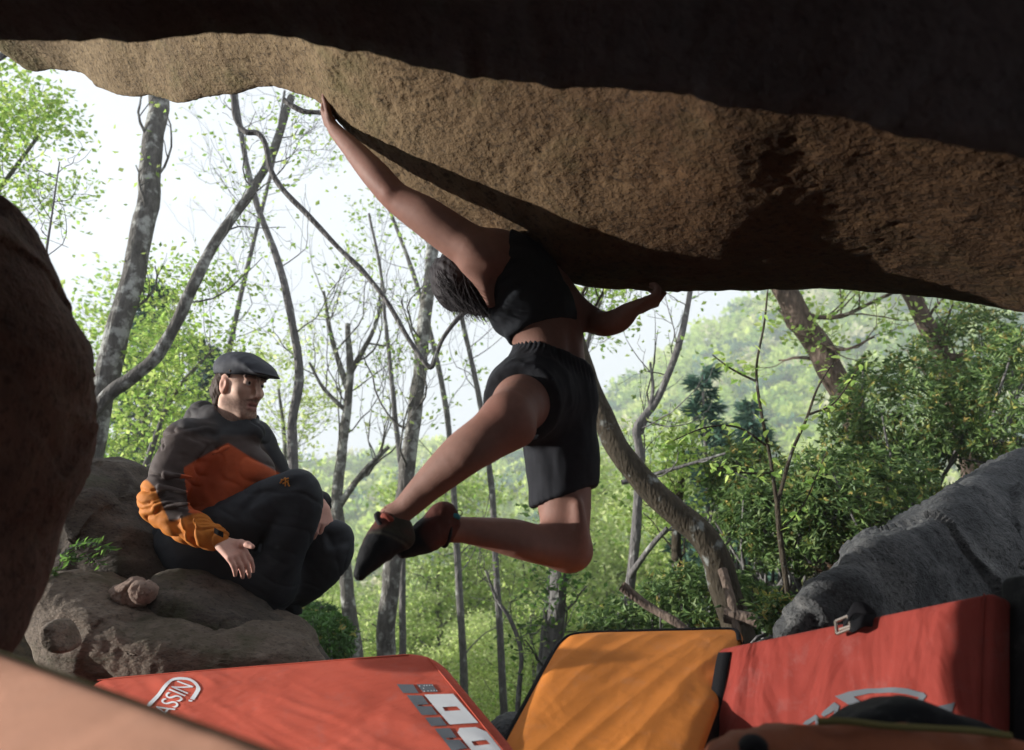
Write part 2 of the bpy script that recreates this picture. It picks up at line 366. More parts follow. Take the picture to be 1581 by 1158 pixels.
def lump(outline, thick_f, thick_b, nu=180, nv=90, e=0.55, amp=1.0, seed=0.0, f=1.0, tilt=(0, 0), facet=0.03, fine=0.001):
    """a boulder whose rim is the given outline (3-D points): bulges thick_f towards the camera and thick_b away"""
    O = spline(list(outline)+[outline[0]], nu+1)[:-1]; c = O.mean(0)
    kx = np.exp(-0.5*(np.minimum(np.arange(nu), nu-np.arange(nu))/(nu*0.09))**2); kx /= kx.sum()
    OS = np.real(np.fft.ifft(np.fft.fft(O, axis=0)*np.fft.fft(kx)[:, None], axis=0)); OS = c+(OS-c)*1.12
    r = np.concatenate([np.linspace(0.03, 0.97, nv//2-4), 1-0.03*np.array((0.6, 0.3, 0.1, 0.0))]); r = np.concatenate([r, r[::-1][1:]]); nv = len(r)
    side = np.concatenate([-np.ones(nv//2+1), np.ones(nv-nv//2-1)])
    dep = np.where(side > 0, thick_b, -thick_f)*(1-r**(2/e*0.8))**0.6
    w = (r**3)[None, :, None]
    V = c+((OS-c)[:, None, :]*(1-w)+(O-c)[:, None, :]*w)*r[None, :, None]
    V[:, :, 1] += dep[None, :]; V[:, :, 0] += dep[None, :]*tilt[0]; V[:, :, 2] += dep[None, :]*tilt[1]
    V = V.reshape(-1, 3); F = gridF(nu, nv, cu=True); Nn = vnormals(V, F)
    if np.mean(np.sum(Nn*(V-c), 1)) < 0: F = F[:, ::-1]; Nn = -Nn
    V = rockrough(V, Nn, amp, f, seed, facet, fine)
    a = V.reshape(nu, nv, 3); m = len(V); V = np.vstack([V, a[:, 0].mean(0), a[:, -1].mean(0)])
    k = np.arange(nu); k2 = (k+1) % nu
    s0 = np.stack([k*nv, k2*nv, np.full(nu, m)], 1); s1 = np.stack([k2*nv+nv-1, k*nv+nv-1, np.full(nu, m+1)], 1)
    Fl = [tuple(x) for x in F]+[tuple(x) for x in s0]+[tuple(x) for x in s1]
    return V, Fl
def O_(pts, d): return [P(*(p if len(p) == 3 else (*p, d))) for p in pts]

V, F = lump(O_([(-60, 290), (-8, 296), (18, 318), (46, 378), (66, 432), (96, 505), (116, 575), (116, 640), (96, 712), (66, 775), (44, 830), (40, 880), (26, 950), (-10, 1010), (-60, 1080), (-250, 1120), (-520, 900), (-560, 560), (-420, 330), (-200, 270)], 1.34), 0.22, 0.2, e=0.5, amp=0.45, seed=3.1, f=1.3, fine=0.002)
solo('boulder', V, F, MR_red, 'tall dark reddish boulder at the edge of the picture, behind the pale peach crash pad', 'boulder')
V, F = lump(O_([(118, 700), (160, 718), (200, 752), (226, 792), (264, 846), (310, 878), (360, 915), (420, 960), (420, 1010), (300, 1010), (180, 960), (60, 930), (20, 860), (40, 760), (80, 712)], 3.05), 0.26, 0.6, e=0.5, amp=0.8, seed=8.3, tilt=(0.1, 0.05))
solo('boulder', V, F, MR_dark, 'dark mossy boulder under the seated man, its ridge rising behind his elbow', 'boulder')
V, F = lump(O_([(70, 905), (95, 886), (140, 890), (190, 912), (250, 940), (330, 960), (420, 975), (480, 1000), (500, 1030), (480, 1065), (330, 1075), (200, 1070), (130, 1050), (85, 1010), (62, 960)], 2.62), 0.20, 0.35, e=0.5, amp=0.55, seed=1.7, f=1.4, tilt=(0, 0.1))
solo('boulder', V, F, MR_slab, 'pale weathered slab boulder sloping down behind the red crash pad', 'boulder')
V, F = lump(O_([(236, 915), (244, 890), (282, 880), (318, 892), (352, 915), (400, 942), (448, 975), (492, 1008), (515, 1030), (480, 1060), (400, 1060), (320, 1045), (262, 1000), (238, 955)], 2.74), 0.2, 0.15, e=0.45, amp=0.5, seed=12.4, f=1.5)
solo('boulder', V, F, MR_dark, 'rounded mossy boulder in front of the seated man, between slab and his feet', 'boulder')
V, F = lump(O_([(1205, 985, 1.95), (1240, 945, 2.0), (1268, 912, 2.05), (1302, 890, 2.12), (1310, 862, 2.18), (1342, 836, 2.28), (1392, 820, 2.42), (1442, 780, 2.65), (1500, 736, 2.95), (1545, 703, 3.2), (1610, 684, 3.5), (1760, 660, 4.0), (1950, 760, 4.1), (2000, 950, 3.8), (1900, 1180, 3.2), (1600, 1220, 2.4), (1300, 1180, 1.95), (1215, 1060, 1.93)], 2.3), 0.10, 0.7, nu=300, nv=160, e=0.30, amp=0.5, seed=5.2, f=1.1, facet=0.06, fine=0.0, tilt=(0.35, 0))
solo('boulder', V, F, MR_grey, 'big grey granite boulder behind the red crash pad, below the glossy bushes', 'boulder')
V, F = lump(O_([(168, 925), (178, 905), (205, 894), (225, 898), (238, 912), (236, 928), (215, 938), (190, 935)], 2.56), 0.035, 0.05, nu=60, nv=30, e=0.3, amp=0.10, seed=2.2, f=8, facet=0.08)
solo('stone', V, F, MR_pink, 'small pinkish stone wedged on the slab beside the rounded mossy boulder', 'stone')
V, F = lump(O_([(197, 912), (210, 896), (232, 900), (240, 914), (226, 932), (205, 930)], 2.48), 0.03, 0.05, nu=50, nv=26, e=0.3, amp=0.09, seed=9.2, f=8, facet=0.08)
solo('stone', V, F, MR_pink, 'flat lighter stone propped against the small pinkish stone on the slab', 'stone')
V, F = lump(O_([(74, 962), (92, 958), (104, 985), (108, 1004), (90, 1006), (76, 990)], 2.05), 0.05, 0.07, nu=50, nv=26, e=0.25, amp=0.05, seed=4.2, f=6, facet=0.03)
solo('stone', V, F, MR_slab, 'pale grey stone in the dark gap beside the reddish boulder', 'stone')
V, F = lump(O_([(752, 1135), (765, 1112), (790, 1104), (812, 1110), (830, 1140), (820, 1180), (770, 1180)], 2.6), 0.1, 0.1, nu=60, nv=30, e=0.4, amp=0.3, seed=7.7, f=3)
solo('stone', V, F, MR_grey, 'grey stone peeping out between the lying red pad and the orange pad', 'stone')

# ---------------------------------------------------------------- terrain
def ridge_e(s):    # skyline slope (z over distance) against x over distance
    return np.interp(s, [-1.2, -0.5, -0.19, 0.0, 0.12, 0.21, 0.32, 0.45, 0.65, 1.2], [0.06, 0.045, 0.05, 0.075, 0.13, 0.19, 0.285, 0.36, 0.43, 0.5])
def terrain(x, y):
    x = np.asarray(x, float); y = np.asarray(y, float)
    s = x/np.maximum(y, 1.0)
    q = np.stack([x, y, 0*x], -1).reshape(-1, 3)
    y0 = 1.95+1.15*sstep(-0.35, -0.75, x)                              # the ledge breaks off right behind the pads
    drop = -0.85*np.clip(y-y0, 0, 1.2)-0.50*np.maximum(y-y0-1.2, 0)
    bank = sstep(0.12, 0.42, s)*sstep(2.0, 4.0, y)                       # the bank at the right keeps up and climbs
    bz = 0.02+0.22*np.maximum(x-1.0, 0)+0.04*np.maximum(y-4, 0)
    fade = sstep(6.5, 15, y)
    near = drop*(1-bank*(1-fade))+bz*bank*(1-fade)
    left = sstep(-1.2, -3.2, x)*sstep(2.2, 4.5, y)*(1-sstep(9, 20, y))
    near = near*(1-left)+left*(0.1-0.12*np.maximum(y-4, 0)+0.06*np.maximum(-x-1.5, 0))
    near = near-0.25*np.maximum(-x-2.2, 0)*(1-sstep(1.8, 3.0, y))       # falls away at the left so that the low sun gets in
    valley = np.maximum(near, -21+0*y)
    t = np.clip((y-42)/(270-42), 0, 1)
    far = -21+(ridge_e(s)*y+21)*t**1.12
    far = np.where(y > 270, ridge_e(s)*270-(y-270)*0.5, far)
    z = np.where(y > 42, np.maximum(far, valley*0-40), valley)
    q2 = np.stack([x.ravel()*0.9, y.ravel()*0.9, 0*x.ravel()], -1)
    z = z+0.05*fbm(q2, 3).reshape(z.shape)*(y > 1)+0.012*y.clip(0, 100)*fbm(q2*0.06, 3).reshape(z.shape)*sstep(20, 60, y)
    return z
ys = np.concatenate([np.linspace(-6, 12, 130), 12*np.exp(np.linspace(0, math.log(420/12), 130))[1:]])
us = np.linspace(-1, 1, 240)
Y, U = np.meshgrid(ys, us, indexing='ij'); X = U*np.maximum(10, Y*1.05)*np.abs(U)**0.35
Z = terrain(X, Y)
m, nn, ll, bs = nodes('forest_floor'); vec = coords(nn, ll)
n1 = N(nn, 'ShaderNodeTexNoise', Scale=14.0, Detail=9.0, Roughness=0.75); ll.new(vec, n1.inputs['Vector'])
n2 = N(nn, 'ShaderNodeTexNoise', Scale=0.15, Detail=6.0, Roughness=0.7); ll.new(vec, n2.inputs['Vector'])
cA = ramp(nn, ll, n1.outputs['Fac'], [(0.3, (0.018, 0.014, 0.01)), (0.5, (0.045, 0.032, 0.02)), (0.7, (0.10, 0.07, 0.045))])
cB = ramp(nn, ll, n1.outputs['Fac'], [(0.3, (0.16, 0.22, 0.05)), (0.7, (0.34, 0.40, 0.11))])
sp = nn.new('ShaderNodeSeparateXYZ'); ll.new(vec, sp.inputs[0])
mr = N(nn, 'ShaderNodeMapRange'); mr.inputs['From Min'].default_value = 5; mr.inputs['From Max'].default_value = 14; ll.new(sp.outputs['Y'], mr.inputs['Value'])
ll.new(mixc(nn, ll, mr.outputs[0], cA, cB), bs.inputs['Base Color']); bs.inputs['Roughness'].default_value = 1.0; bs.inputs['Specular IOR Level'].default_value = 0.1
ll.new(bumpchain(nn, ll, vec, [('n', 12, 0.05, 0.8), ('n', 60, 0.015, 0.8)]), bs.inputs['Normal'])
solo('ground', np.stack([X.ravel(), Y.ravel(), Z.ravel()], 1), gridF(*X.shape)[:, ::-1], m, kind='structure')

# ---------------------------------------------------------------- vegetation
MB_grey = m_bark('grey_bark', (0.06, 0.057, 0.052), (0.19, 0.18, 0.165), lichen=(0.42, 0.43, 0.40), lf=0.58)
MB_dark = m_bark('dark_bark', (0.08, 0.077, 0.076), (0.21, 0.20, 0.195), lf=0.64)
MB_brown = m_bark('furrowed_bark', (0.04, 0.03, 0.025), (0.2, 0.15, 0.12), lf=0.7, s=0.8)
MB_pale = m_bark('pale_lichened_bark', (0.025, 0.021, 0.015), (0.075, 0.062, 0.045), lichen=(0.24, 0.26, 0.25), lf=0.66)
ML = m_leaf('fresh_leaf'); ML_ever = m_leaf('glossy_evergreen_leaf', 0.2, 0.5, 0.25); ML_need = m_leaf('conifer_needles', 0.12, 0.7, 0.2)
SPRING = [(0.29, 0.38, 0.105), (0.24, 0.35, 0.09), (0.34, 0.41, 0.14), (0.19, 0.30, 0.08)]
PALE = [(0.42, 0.49, 0.20), (0.36, 0.45, 0.17), (0.45, 0.49, 0.25)]
DEEP = [(0.05, 0.10, 0.03), (0.07, 0.13, 0.035), (0.09, 0.16, 0.04)]

def leafmesh(C, size, cols, rng, flat=0.5, asp=0.62, dirs=None, jit=0.25):
    """one rhombic leaf, folded along its rib, at each point of C"""
    n = len(C)
    if n == 0: return np.zeros((0, 3)), np.zeros((0, 4), int), np.zeros((0, 3))
    a = rng.normal(size=(n, 3)) if dirs is None else dirs+rng.normal(size=(n, 3))*0.35
    a[:, 2] *= (1-flat*0.6); a = nrm(a)
    up = nrm(np.array((0, 0, 1.0))*flat*1.6+rng.normal(size=(n, 3))*0.6)
    b = nrm(np.cross(a, up)); nn_ = np.cross(a, b)
    s = size*(0.7+0.6*rng.random(n))[:, None]
    tip = C+a*s; mid = C+a*s*0.45
    l = mid+b*s*asp*0.5+nn_*s*0.10; r = mid-b*s*asp*0.5+nn_*s*0.10
    V = np.stack([C, l, tip, r], 1).reshape(-1, 3); F = np.arange(4*n).reshape(n, 4)
    k = np.asarray(cols)[rng.integers(0, len(cols), n)]*(1+jit*(rng.random((n, 1))-0.5)*2)
    return V, F, np.repeat(k, 4, 0)

def grow(S, L, p, d, length, r, lvl, rng, sides, tw=0.2, up=0.15, split=(3, 5), spread=0.7, taper=0.35):
    """a branch that wanders, tapers and carries side branches down to leafy twigs"""
    k = 7 if lvl > 0 else 5
    pts = [p]; dd = nrm(d)
    for i in range(k):
        dd = nrm(dd+rng.normal(size=3)*tw+np.array((0, 0, up))); pts.append(pts[-1]+dd*length/k)
    pts = np.array(pts); rad = np.linspace(r, r*taper, k+1)
    if r*2 > 0.0: S.tube(pts, np.maximum(rad, 0.0018), sides if lvl > 1 else max(4, sides-2))
    if lvl <= 0:
        L.extend(pts[1:]); L.append(pts[-1]); return
    nb = int(rng.integers(*split))
    for j in range(nb):
        t = 0.25+0.75*(j+rng.random())/nb; i = min(int(t*k), k-1); q = pts[i]+(pts[i+1]-pts[i])*(t*k-i)
        dv = nrm(np.asarray(pts[i+1]-pts[i])); o = rng.normal(size=3); o = nrm(o-dv*np.dot(o, dv))
        grow(S, L, q, dv*(1-spread*0.6)+o*spread, length*(0.75-0.35*t)*(0.8+0.4*rng.random()), r*(1-t*(1-taper))*0.55, lvl-1, rng, sides, tw, up, split, spread, taper)
    if lvl == 1: L.extend(pts[-2:])

def tree(name, label, path, rpx, bark, cols, seed, nbr=10, blen=0.9, lvl=2, leaf=0.05, per=3, spread_leaf=0.10, group=None, start=0.35, extra=(), up=0.15, sides=10, wob=0.12, keep=1.0, flat=0.6, bdir=None, leafmat=None, tw=0.22, spread=0.75, end=1.0):
    """trunk along path [(px, py, d)...] with radii in photo pixels (first, last)"""
    rng = np.random.default_rng(seed)
    pts = spline([P(*a) for a in path], 12+4*len(path)); d0, d1 = path[0][2], path[-1][2]
    n = len(pts); rad = np.linspace(rpx[0]*PXM(d0), rpx[1]*PXM(d1), n)
    zt = float(terrain(pts[:1, 0], pts[:1, 1])[0])
    if pts[0][2] > zt-0.05 and pts[0][2] < pts[-1][2]:       # carry the foot of the trunk down into the ground
        dv0 = nrm(pts[0]-pts[3]); dv0 = nrm(np.array((dv0[0]*0.5, dv0[1]*0.5, min(dv0[2], -0.5)))); k_ = (pts[0][2]-zt+0.15)/-dv0[2]
        ext = pts[0]+dv0*np.linspace(k_, 0, 12)[:-1, None]; pts = np.vstack([ext, pts]); rad = np.concatenate([rad[0]*np.linspace(1.35, 1.0, 11), rad]); start = (11+start*n)/(n+11); n = len(pts)
    seg = np.linalg.norm(np.diff(pts, axis=0), axis=1).sum()
    q = pts.copy(); q += 0.25*rad.mean()*np.stack([fbm(q*2.3+seed, 2), fbm(q*2.3+seed+9, 2), 0*rad], 1)
    S = Soup(); S.tube(q, rad, sides, wob); Lp = []
    for k in range(nbr):
        t = start+(end-start)*(k+rng.random())/nbr; i = min(int(t*(n-1)), n-2)
        dv = nrm(q[i+1]-q[i]); o = rng.normal(size=3); o[2] = abs(o[2])*0.6
        if bdir is not None: o = o*0.7+np.asarray(bdir)
        o = nrm(o-dv*np.dot(o, dv)*0.6)
        grow(S, Lp, q[i], o+dv*0.4, blen*(1.15-0.5*t)*(0.7+0.6*rng.random()), max(rad[i]*0.20, 0.004), lvl, rng, 6, tw, up, (2, 5), spread)
    for e in extra:                                      # limbs the photograph shows: (path, r0, r1, branches, length)
        ep = spline([P(*a) for a in e[0]], 6+4*len(e[0])); er = np.linspace(e[1]*PXM(e[0][0][2]), e[2]*PXM(e[0][-1][2]), len(ep))
        S.tube(ep, er, 8, wob)
        for k in range(e[3]):
            i = int(len(ep)*(0.2+0.75*rng.random())); i = min(i, len(ep)-2)
            dv = nrm(ep[i+1]-ep[i]); o = nrm(rng.normal(size=3))
            grow(S, Lp, ep[i], o+dv*0.7, e[4]*(0.6+0.7*rng.random()), er[i]*0.45, max(lvl-1, 0), rng, 6, tw, up, (2, 4), spread)
    base = pts[0] if pts[0][2] < pts[-1][2] else pts[-1]
    T = thing(name, label, 'tree', base, group)
    V, F, C = S.out(); part(T, 'trunk', V, F, bark)
    if Lp and per > 0:
        Lp = np.array(Lp); Lp = Lp[rng.random(len(Lp)) < keep]
        C = np.repeat(Lp, per, 0); C = C+rng.normal(size=C.shape)*spread_leaf*np.array((1, 1, 0.7))
        V, F, K = leafmesh(C, leaf, cols, rng, flat); part(T, 'crown', V, F, leafmat or ML, cols=K, smooth=False)
    return T

# trees behind the seated man
tree('tree', 'thick grey trunk rising behind the seated man up to the rock roof', [(128, 760, 5.6), (160, 600, 5.6), (186, 500, 5.6), (212, 400, 5.7), (232, 280, 5.8), (246, 160, 6.0), (252, 40, 6.2)], (19, 15), MB_grey, SPRING, 11, nbr=5, blen=0.7, lvl=1, per=2, keep=0.5, wob=0.08)
tree('tree', 'curved grey stem forking away from the thick trunk behind the seated man', [(140, 640, 5.5), (172, 604, 5.5), (205, 582, 5.5), (240, 550, 5.5), (270, 500, 5.5), (300, 440, 5.5), (330, 380, 5.6), (362, 330, 5.7), (395, 285, 5.8), (420, 235, 5.9), (450, 150, 6.1)], (11, 6), MB_grey, SPRING, 12, keep=0.31, nbr=7, blen=0.9, lvl=2, leaf=0.045, per=2, start=0.45)
tree('tree', 'thin dark wavy trunk standing just beyond the seated man in the cap', [(452, 800, 6.2), (452, 700, 6.2), (452, 650, 6.2), (462, 590, 6.2), (458, 540, 6.2), (446, 470, 6.2), (428, 400, 6.3), (398, 320, 6.4), (378, 240, 6.5), (366, 170, 6.6), (360, 100, 6.7)], (8, 3.5), MB_dark, SPRING, 13, keep=0.31, nbr=6, blen=0.9, lvl=1, leaf=0.05, per=2, start=0.3)
tree('tree', 'slim grey tree with fanned bare branches between the man and the climber', [(548, 1020, 8.5), (538, 930, 8.5), (528, 850, 8.5), (522, 770, 8.5), (530, 690, 8.5), (537, 620, 8.5), (540, 560, 8.5), (536, 500, 8.6)], (12, 4), MB_grey, PALE, 14, nbr=6, blen=1.3, lvl=2, leaf=0.06, per=2, start=0.5, up=0.3, keep=0.22,
     extra=[([(524, 780, 8.5), (560, 730, 8.4), (600, 690, 8.3)], 6, 3, 5, 0.9), ([(536, 600, 8.5), (512, 520, 8.5), (500, 450, 8.6)], 5, 2, 6, 0.8), ([(538, 580, 8.5), (572, 520, 8.5), (590, 470, 8.6)], 5, 2, 6, 0.8), ([(540, 640, 8.5), (500, 600, 8.5), (478, 560, 8.5)], 4, 2, 4, 0.6)])
tree('tree', 'straight mottled grey trunk passing behind the swinging foot of the climber', [(594, 1040, 7.0), (600, 940, 7.0), (612, 840, 7.0), (628, 740, 7.0), (640, 640, 7.0), (652, 540, 7.1), (664, 430, 7.2), (672, 330, 7.4), (676, 200, 7.6)], (14, 8), MB_grey, SPRING, 15, keep=0.28, nbr=9, blen=1.0, lvl=2, leaf=0.05, per=2, start=0.35, bdir=(-0.4, 0, 0))
tree('tree', 'thinner leafy tree growing against the mottled trunk, left of the climber', [(622, 900, 8.0), (620, 740, 8.0), (612, 660, 8.0), (604, 580, 8.0), (596, 500, 8.1), (588, 420, 8.2), (570, 330, 8.3)], (5, 2), MB_dark, SPRING, 16, keep=0.37, nbr=7, blen=1.1, lvl=2, leaf=0.055, per=2, start=0.3)
tree('tree', 'sparse young tree with star-like leaves above the bent back of the climber', [(760, 760, 8.5), (745, 640, 8.5), (720, 520, 8.5), (690, 400, 8.5), (640, 300, 8.5), (600, 220, 8.6)], (5, 2), MB_dark, SPRING, 18, keep=0.25, nbr=16, blen=1.3, lvl=2, leaf=0.055, per=2, start=0.25)
tree('tree', 'leafy tree whose top fills the gap between arm and overhanging boulder', [(716, 1040, 9.5), (706, 860, 9.5), (690, 640, 9.5), (650, 460, 9.5), (600, 320, 9.5), (560, 220, 9.5)], (6, 2), MB_dark, SPRING, 19, keep=0.37, nbr=10, blen=1.1, lvl=2, leaf=0.06, per=3, start=0.0)
tree('tree', 'airy young tree with pale leaves high behind the curved stem', [(330, 800, 9), (345, 600, 9), (380, 420, 9), (420, 260, 9.2), (440, 140, 9.4)], (5, 2), MB_dark, SPRING, 20, nbr=15, blen=1.4, lvl=2, leaf=0.055, per=2, start=0.35, keep=0.19)
# upper left corner and the green behind the man
tree('tree', 'bright leafy crown high in the corner above the reddish boulder', [(-160, 700, 7), (-120, 500, 7), (-60, 380, 7), (0, 290, 7), (60, 210, 7)], (7, 2.5), MB_dark, SPRING, 21, nbr=14, blen=1.1, lvl=2, leaf=0.06, per=4, start=0.45)
tree('tree', 'bare twiggy sapling in front of the sky beside the reddish boulder', [(60, 560, 4.6), (68, 420, 4.6), (80, 330, 4.7), (92, 250, 4.8)], (2.5, 1), MB_dark, SPRING, 22, nbr=8, blen=0.4, lvl=1, leaf=0.035, per=1, keep=0.4)
tree('tree', 'dense bright green tree filling the gap behind the back of the man', [(250, 1000, 9), (240, 850, 9), (225, 700, 9), (215, 560, 9)], (8, 3), MB_dark, SPRING, 23, nbr=34, blen=1.3, lvl=2, leaf=0.07, per=4, start=0.15, spread_leaf=0.16, keep=0.7)
tree('tree', 'leaning dark thin tree right behind the shoulder of the man', [(205, 790, 6.5), (235, 690, 6.5), (262, 620, 6.5), (300, 570, 6.5), (330, 540, 6.6)], (5, 2), MB_dark, SPRING, 24, nbr=12, blen=0.8, lvl=2, leaf=0.05, per=3, start=0.1)
tree('tree', 'light green tree rising between the man and the fanned bare branches', [(420, 960, 11), (430, 800, 11), (440, 700, 11), (430, 600, 11)], (6, 2), MB_dark, PALE, 25, nbr=22, blen=1.4, lvl=2, leaf=0.075, per=3, start=0.2, keep=0.50)

# the vine
S = Soup()
vp = spline([P(*a) for a in [(352, 120, 4.3), (361, 152, 4.3), (364, 182, 4.3), (378, 203, 4.3), (398, 206, 4.3), (410, 224, 4.3), (418, 262, 4.3), (438, 294, 4.3), (478, 335, 4.3), (525, 385, 4.3), (566, 425, 4.3), (600, 470, 4.3), (632, 525, 4.3), (662, 566, 4.3), (672, 552, 4.3), (682, 526, 4.3), (700, 500, 4.3), (716, 484, 4.3), (740, 470, 4.3)]], 120)
S.tube(vp, np.linspace(4.6, 3.6, 120)*PXM(4.3), 8, 0.25)
V, F, C = S.out()
T = thing('hanging_vine', 'bare woody vine sagging from the rock roof down towards the head of the climber', 'vine', vp[60]); part(T, 'stem', V, F, MB_dark)
S = Soup(); S.tube(spline([P(*a) for a in [(438, 154, 4.0), (452, 164, 4.0), (470, 172, 4.0), (496, 174, 4.0), (520, 178, 4.0)]], 20), 4.2*PXM(4), 8, 0.2); V, F, C = S.out()
solo('branch', V, F, MB_dark, 'short dark branch poking out beside the gripping hand of the climber', 'branch')
S = Soup(); S.tube(spline([P(*a) for a in [(-30, 100, 5), (0, 88, 5), (25, 72, 5), (60, 50, 5)]], 20), 5*PXM(5), 8, 0.2); V, F, C = S.out()
solo('branch', V, F, MB_dark, 'dark branch crossing the top corner under the shaded roof boulder', 'branch')

# the right half
tree('tree', 'thick curved trunk with pale lichen leaning behind the shorts of the climber', [(1150, 1010, 4.6), (1128, 930, 4.6), (1108, 870, 4.6), (1082, 824, 4.6), (1040, 790, 4.6), (990, 742, 4.6), (952, 690, 4.6), (925, 630, 4.65), (895, 560, 4.7), (872, 470, 4.8), (850, 380, 4.9), (830, 250, 5.1)], (23, 13), MB_pale, SPRING, 31, nbr=4, blen=0.9, lvl=2, per=2, start=0.7, wob=0.07, sides=14)
tree('tree', 'slender forked dark tree right of the gripping hand, against the pale sky', [(968, 960, 5.6), (976, 880, 5.6), (984, 790, 5.6), (988, 700, 5.6), (984, 660, 5.6), (1012, 622, 5.6), (1030, 580, 5.6), (1048, 530, 5.6), (1060, 480, 5.7), (1068, 420, 5.8)], (8, 4), MB_dark, SPRING, 32, nbr=9, blen=0.6, lvl=1, leaf=0.04, per=1, keep=0.7, start=0.3,
     extra=[([(988, 670, 5.6), (1000, 640, 5.6), (1008, 600, 5.6), (1004, 560, 5.7)], 4, 2, 4, 0.5), ([(960, 745, 5.6), (1000, 735, 5.6), (1060, 718, 5.5), (1120, 700, 5.4)], 4, 2, 3, 0.4), ([(972, 890, 5.5), (1000, 850, 5.4), (1030, 815, 5.3)], 5, 3, 2, 0.3)])
tree('tree', 'stout scaly brown trunk leaning up to the roof above the bushes', [(1345, 720, 7), (1318, 640, 7), (1298, 600, 7), (1270, 550, 7), (1240, 500, 7), (1212, 450, 7), (1170, 370, 7.1)], (21, 17), MB_brown, SPRING, 33, nbr=5, blen=0.9, lvl=2, leaf=0.06, per=3, start=0.4, wob=0.1, sides=12, extra=[([(1230, 485, 7), (1290, 490, 6.9), (1340, 470, 6.8), (1400, 440, 6.7)], 4, 2, 9, 0.5), ([(1250, 520, 7), (1300, 540, 6.8), (1350, 520, 6.7)], 3, 1.5, 6, 0.45)])
tree('tree', 'dark knotty trunk at the far right, half sunk in the bushes', [(1490, 680, 7.5), (1466, 600, 7.5), (1450, 540, 7.5), (1432, 500, 7.5), (1408, 455, 7.5), (1380, 390, 7.6)], (14, 12), MB_brown, SPRING, 34, nbr=6, blen=0.7, lvl=1, leaf=0.06, per=2, start=0.2, wob=0.15,
     extra=[([(1452, 548, 7.5), (1478, 552, 7.4), (1492, 546, 7.3)], 7, 5, 0, 0)])
tree('tree', 'pale slim trunk standing low beside the thick curved trunk', [(1062, 960, 6), (1052, 920, 6), (1044, 850, 6), (1046, 800, 6), (1052, 740, 6.2)], (10, 5), MB_pale, SPRING, 35, nbr=7, blen=0.7, lvl=2, leaf=0.055, per=3, start=0.4)
tree('tree', 'ivy-clad dark trunk below the bent knee of the climber', [(848, 1040, 6.5), (858, 960, 6.5), (862, 890, 6.5), (868, 800, 6.6), (880, 690, 6.8)], (14, 10), MB_dark, DEEP, 36, nbr=14, blen=0.35, lvl=1, leaf=0.06, per=3, start=0.0, keep=0.8)
tree('tree', 'bare crooked dark sapling in front of the bright wood under the bent leg', [(800, 1080, 6.2), (805, 1010, 6.2), (790, 960, 6.2), (765, 920, 6.2), (750, 880, 6.2)], (4, 2), MB_dark, SPRING, 37, nbr=8, blen=0.5, lvl=1, leaf=0.04, per=1, keep=0.5, start=0.2)
tree('tree', 'leafy light branchwork above the gripping hand on the right of the climber', [(880, 640, 7), (905, 540, 7), (925, 470, 7), (950, 400, 7)], (4, 2), MB_dark, SPRING, 39, keep=0.60, nbr=14, blen=0.6, lvl=2, leaf=0.055, per=2, start=0.2)

# the sapling with big fresh leaves: every leaf is a piece of its own
rng = np.random.default_rng(77)
S = Soup(); stems = [([(1226, 1010, 4.0), (1218, 930, 4.0), (1206, 840, 4.0), (1200, 780, 4.0)], 6, 5), ([(1200, 780, 4.0), (1188, 700, 3.95), (1176, 640, 3.9), (1168, 570, 3.9), (1180, 500, 3.9), (1186, 440, 3.9)], 4, 1.5),
     ([(1200, 780, 4.0), (1222, 700, 4.05), (1244, 650, 4.1), (1262, 600, 4.1), (1286, 560, 4.1)], 4, 1.5), ([(1186, 690, 3.95), (1140, 660, 3.9), (1090, 660, 3.85), (1040, 680, 3.8)], 2.5, 1), ([(1170, 590, 3.9), (1130, 570, 3.9), (1100, 548, 3.9)], 2.5, 1),
     ([(1250, 640, 4.1), (1290, 620, 4.1), (1330, 560, 4.1)], 2.5, 1), ([(1192, 730, 4), (1150, 730, 3.95), (1100, 720, 3.9)], 2.5, 1), ([(1204, 820, 4), (1240, 780, 4.0), (1275, 700, 4)], 2, 1)]
T = thing('sapling', 'slim sapling with large fresh green leaves in front of the dark bushes', 'sapling', P(1226, 1010, 4.0))
lp = []
for path, a, b in stems:
    q = spline([P(*c) for c in path], 30); S.tube(q, np.linspace(a, b, 30)*PXM(4)*0.8, 7, 0.1)
    if a < 5:
        for k in range(24):
            i = rng.integers(4, 30); lp.append((q[i], q[min(i+1, 29)]-q[max(i-1, 0)]))
V, F, C = S.out(); part(T, 'stem', V, F, MB_pale)
lm = []
for k in range(6):
    s = 0.045; g = SPRING[k % 4]
    V = np.array([(0, 0, 0), (0.28, 0.27, 0.04), (0.62, 0.25, 0.02), (1, 0, -0.12), (0.62, -0.25, 0.02), (0.28, -0.27, 0.04), (0.5, 0, -0.03)])*s
    lm.append(mesh('leaf', V, [(0, 6, 1), (1, 6, 2), (2, 6, 3), (3, 6, 4), (4, 6, 5), (5, 6, 0)], ML, cols=np.tile(np.array(g)*1.25, (7, 1)), smooth=False))
for k, (q, dv) in enumerate(lp):
    o = link(bpy.data.objects.new('leaf', lm[k % 6])); o.parent = T
    o.location = tuple(q+rng.normal(size=3)*0.02-ROOT[T.name]); o.rotation_euler = (rng.normal()*0.5, 0.3+rng.normal()*0.4, rng.random()*6.28)
    o.scale = (0.7+0.7*rng.random(),)*3

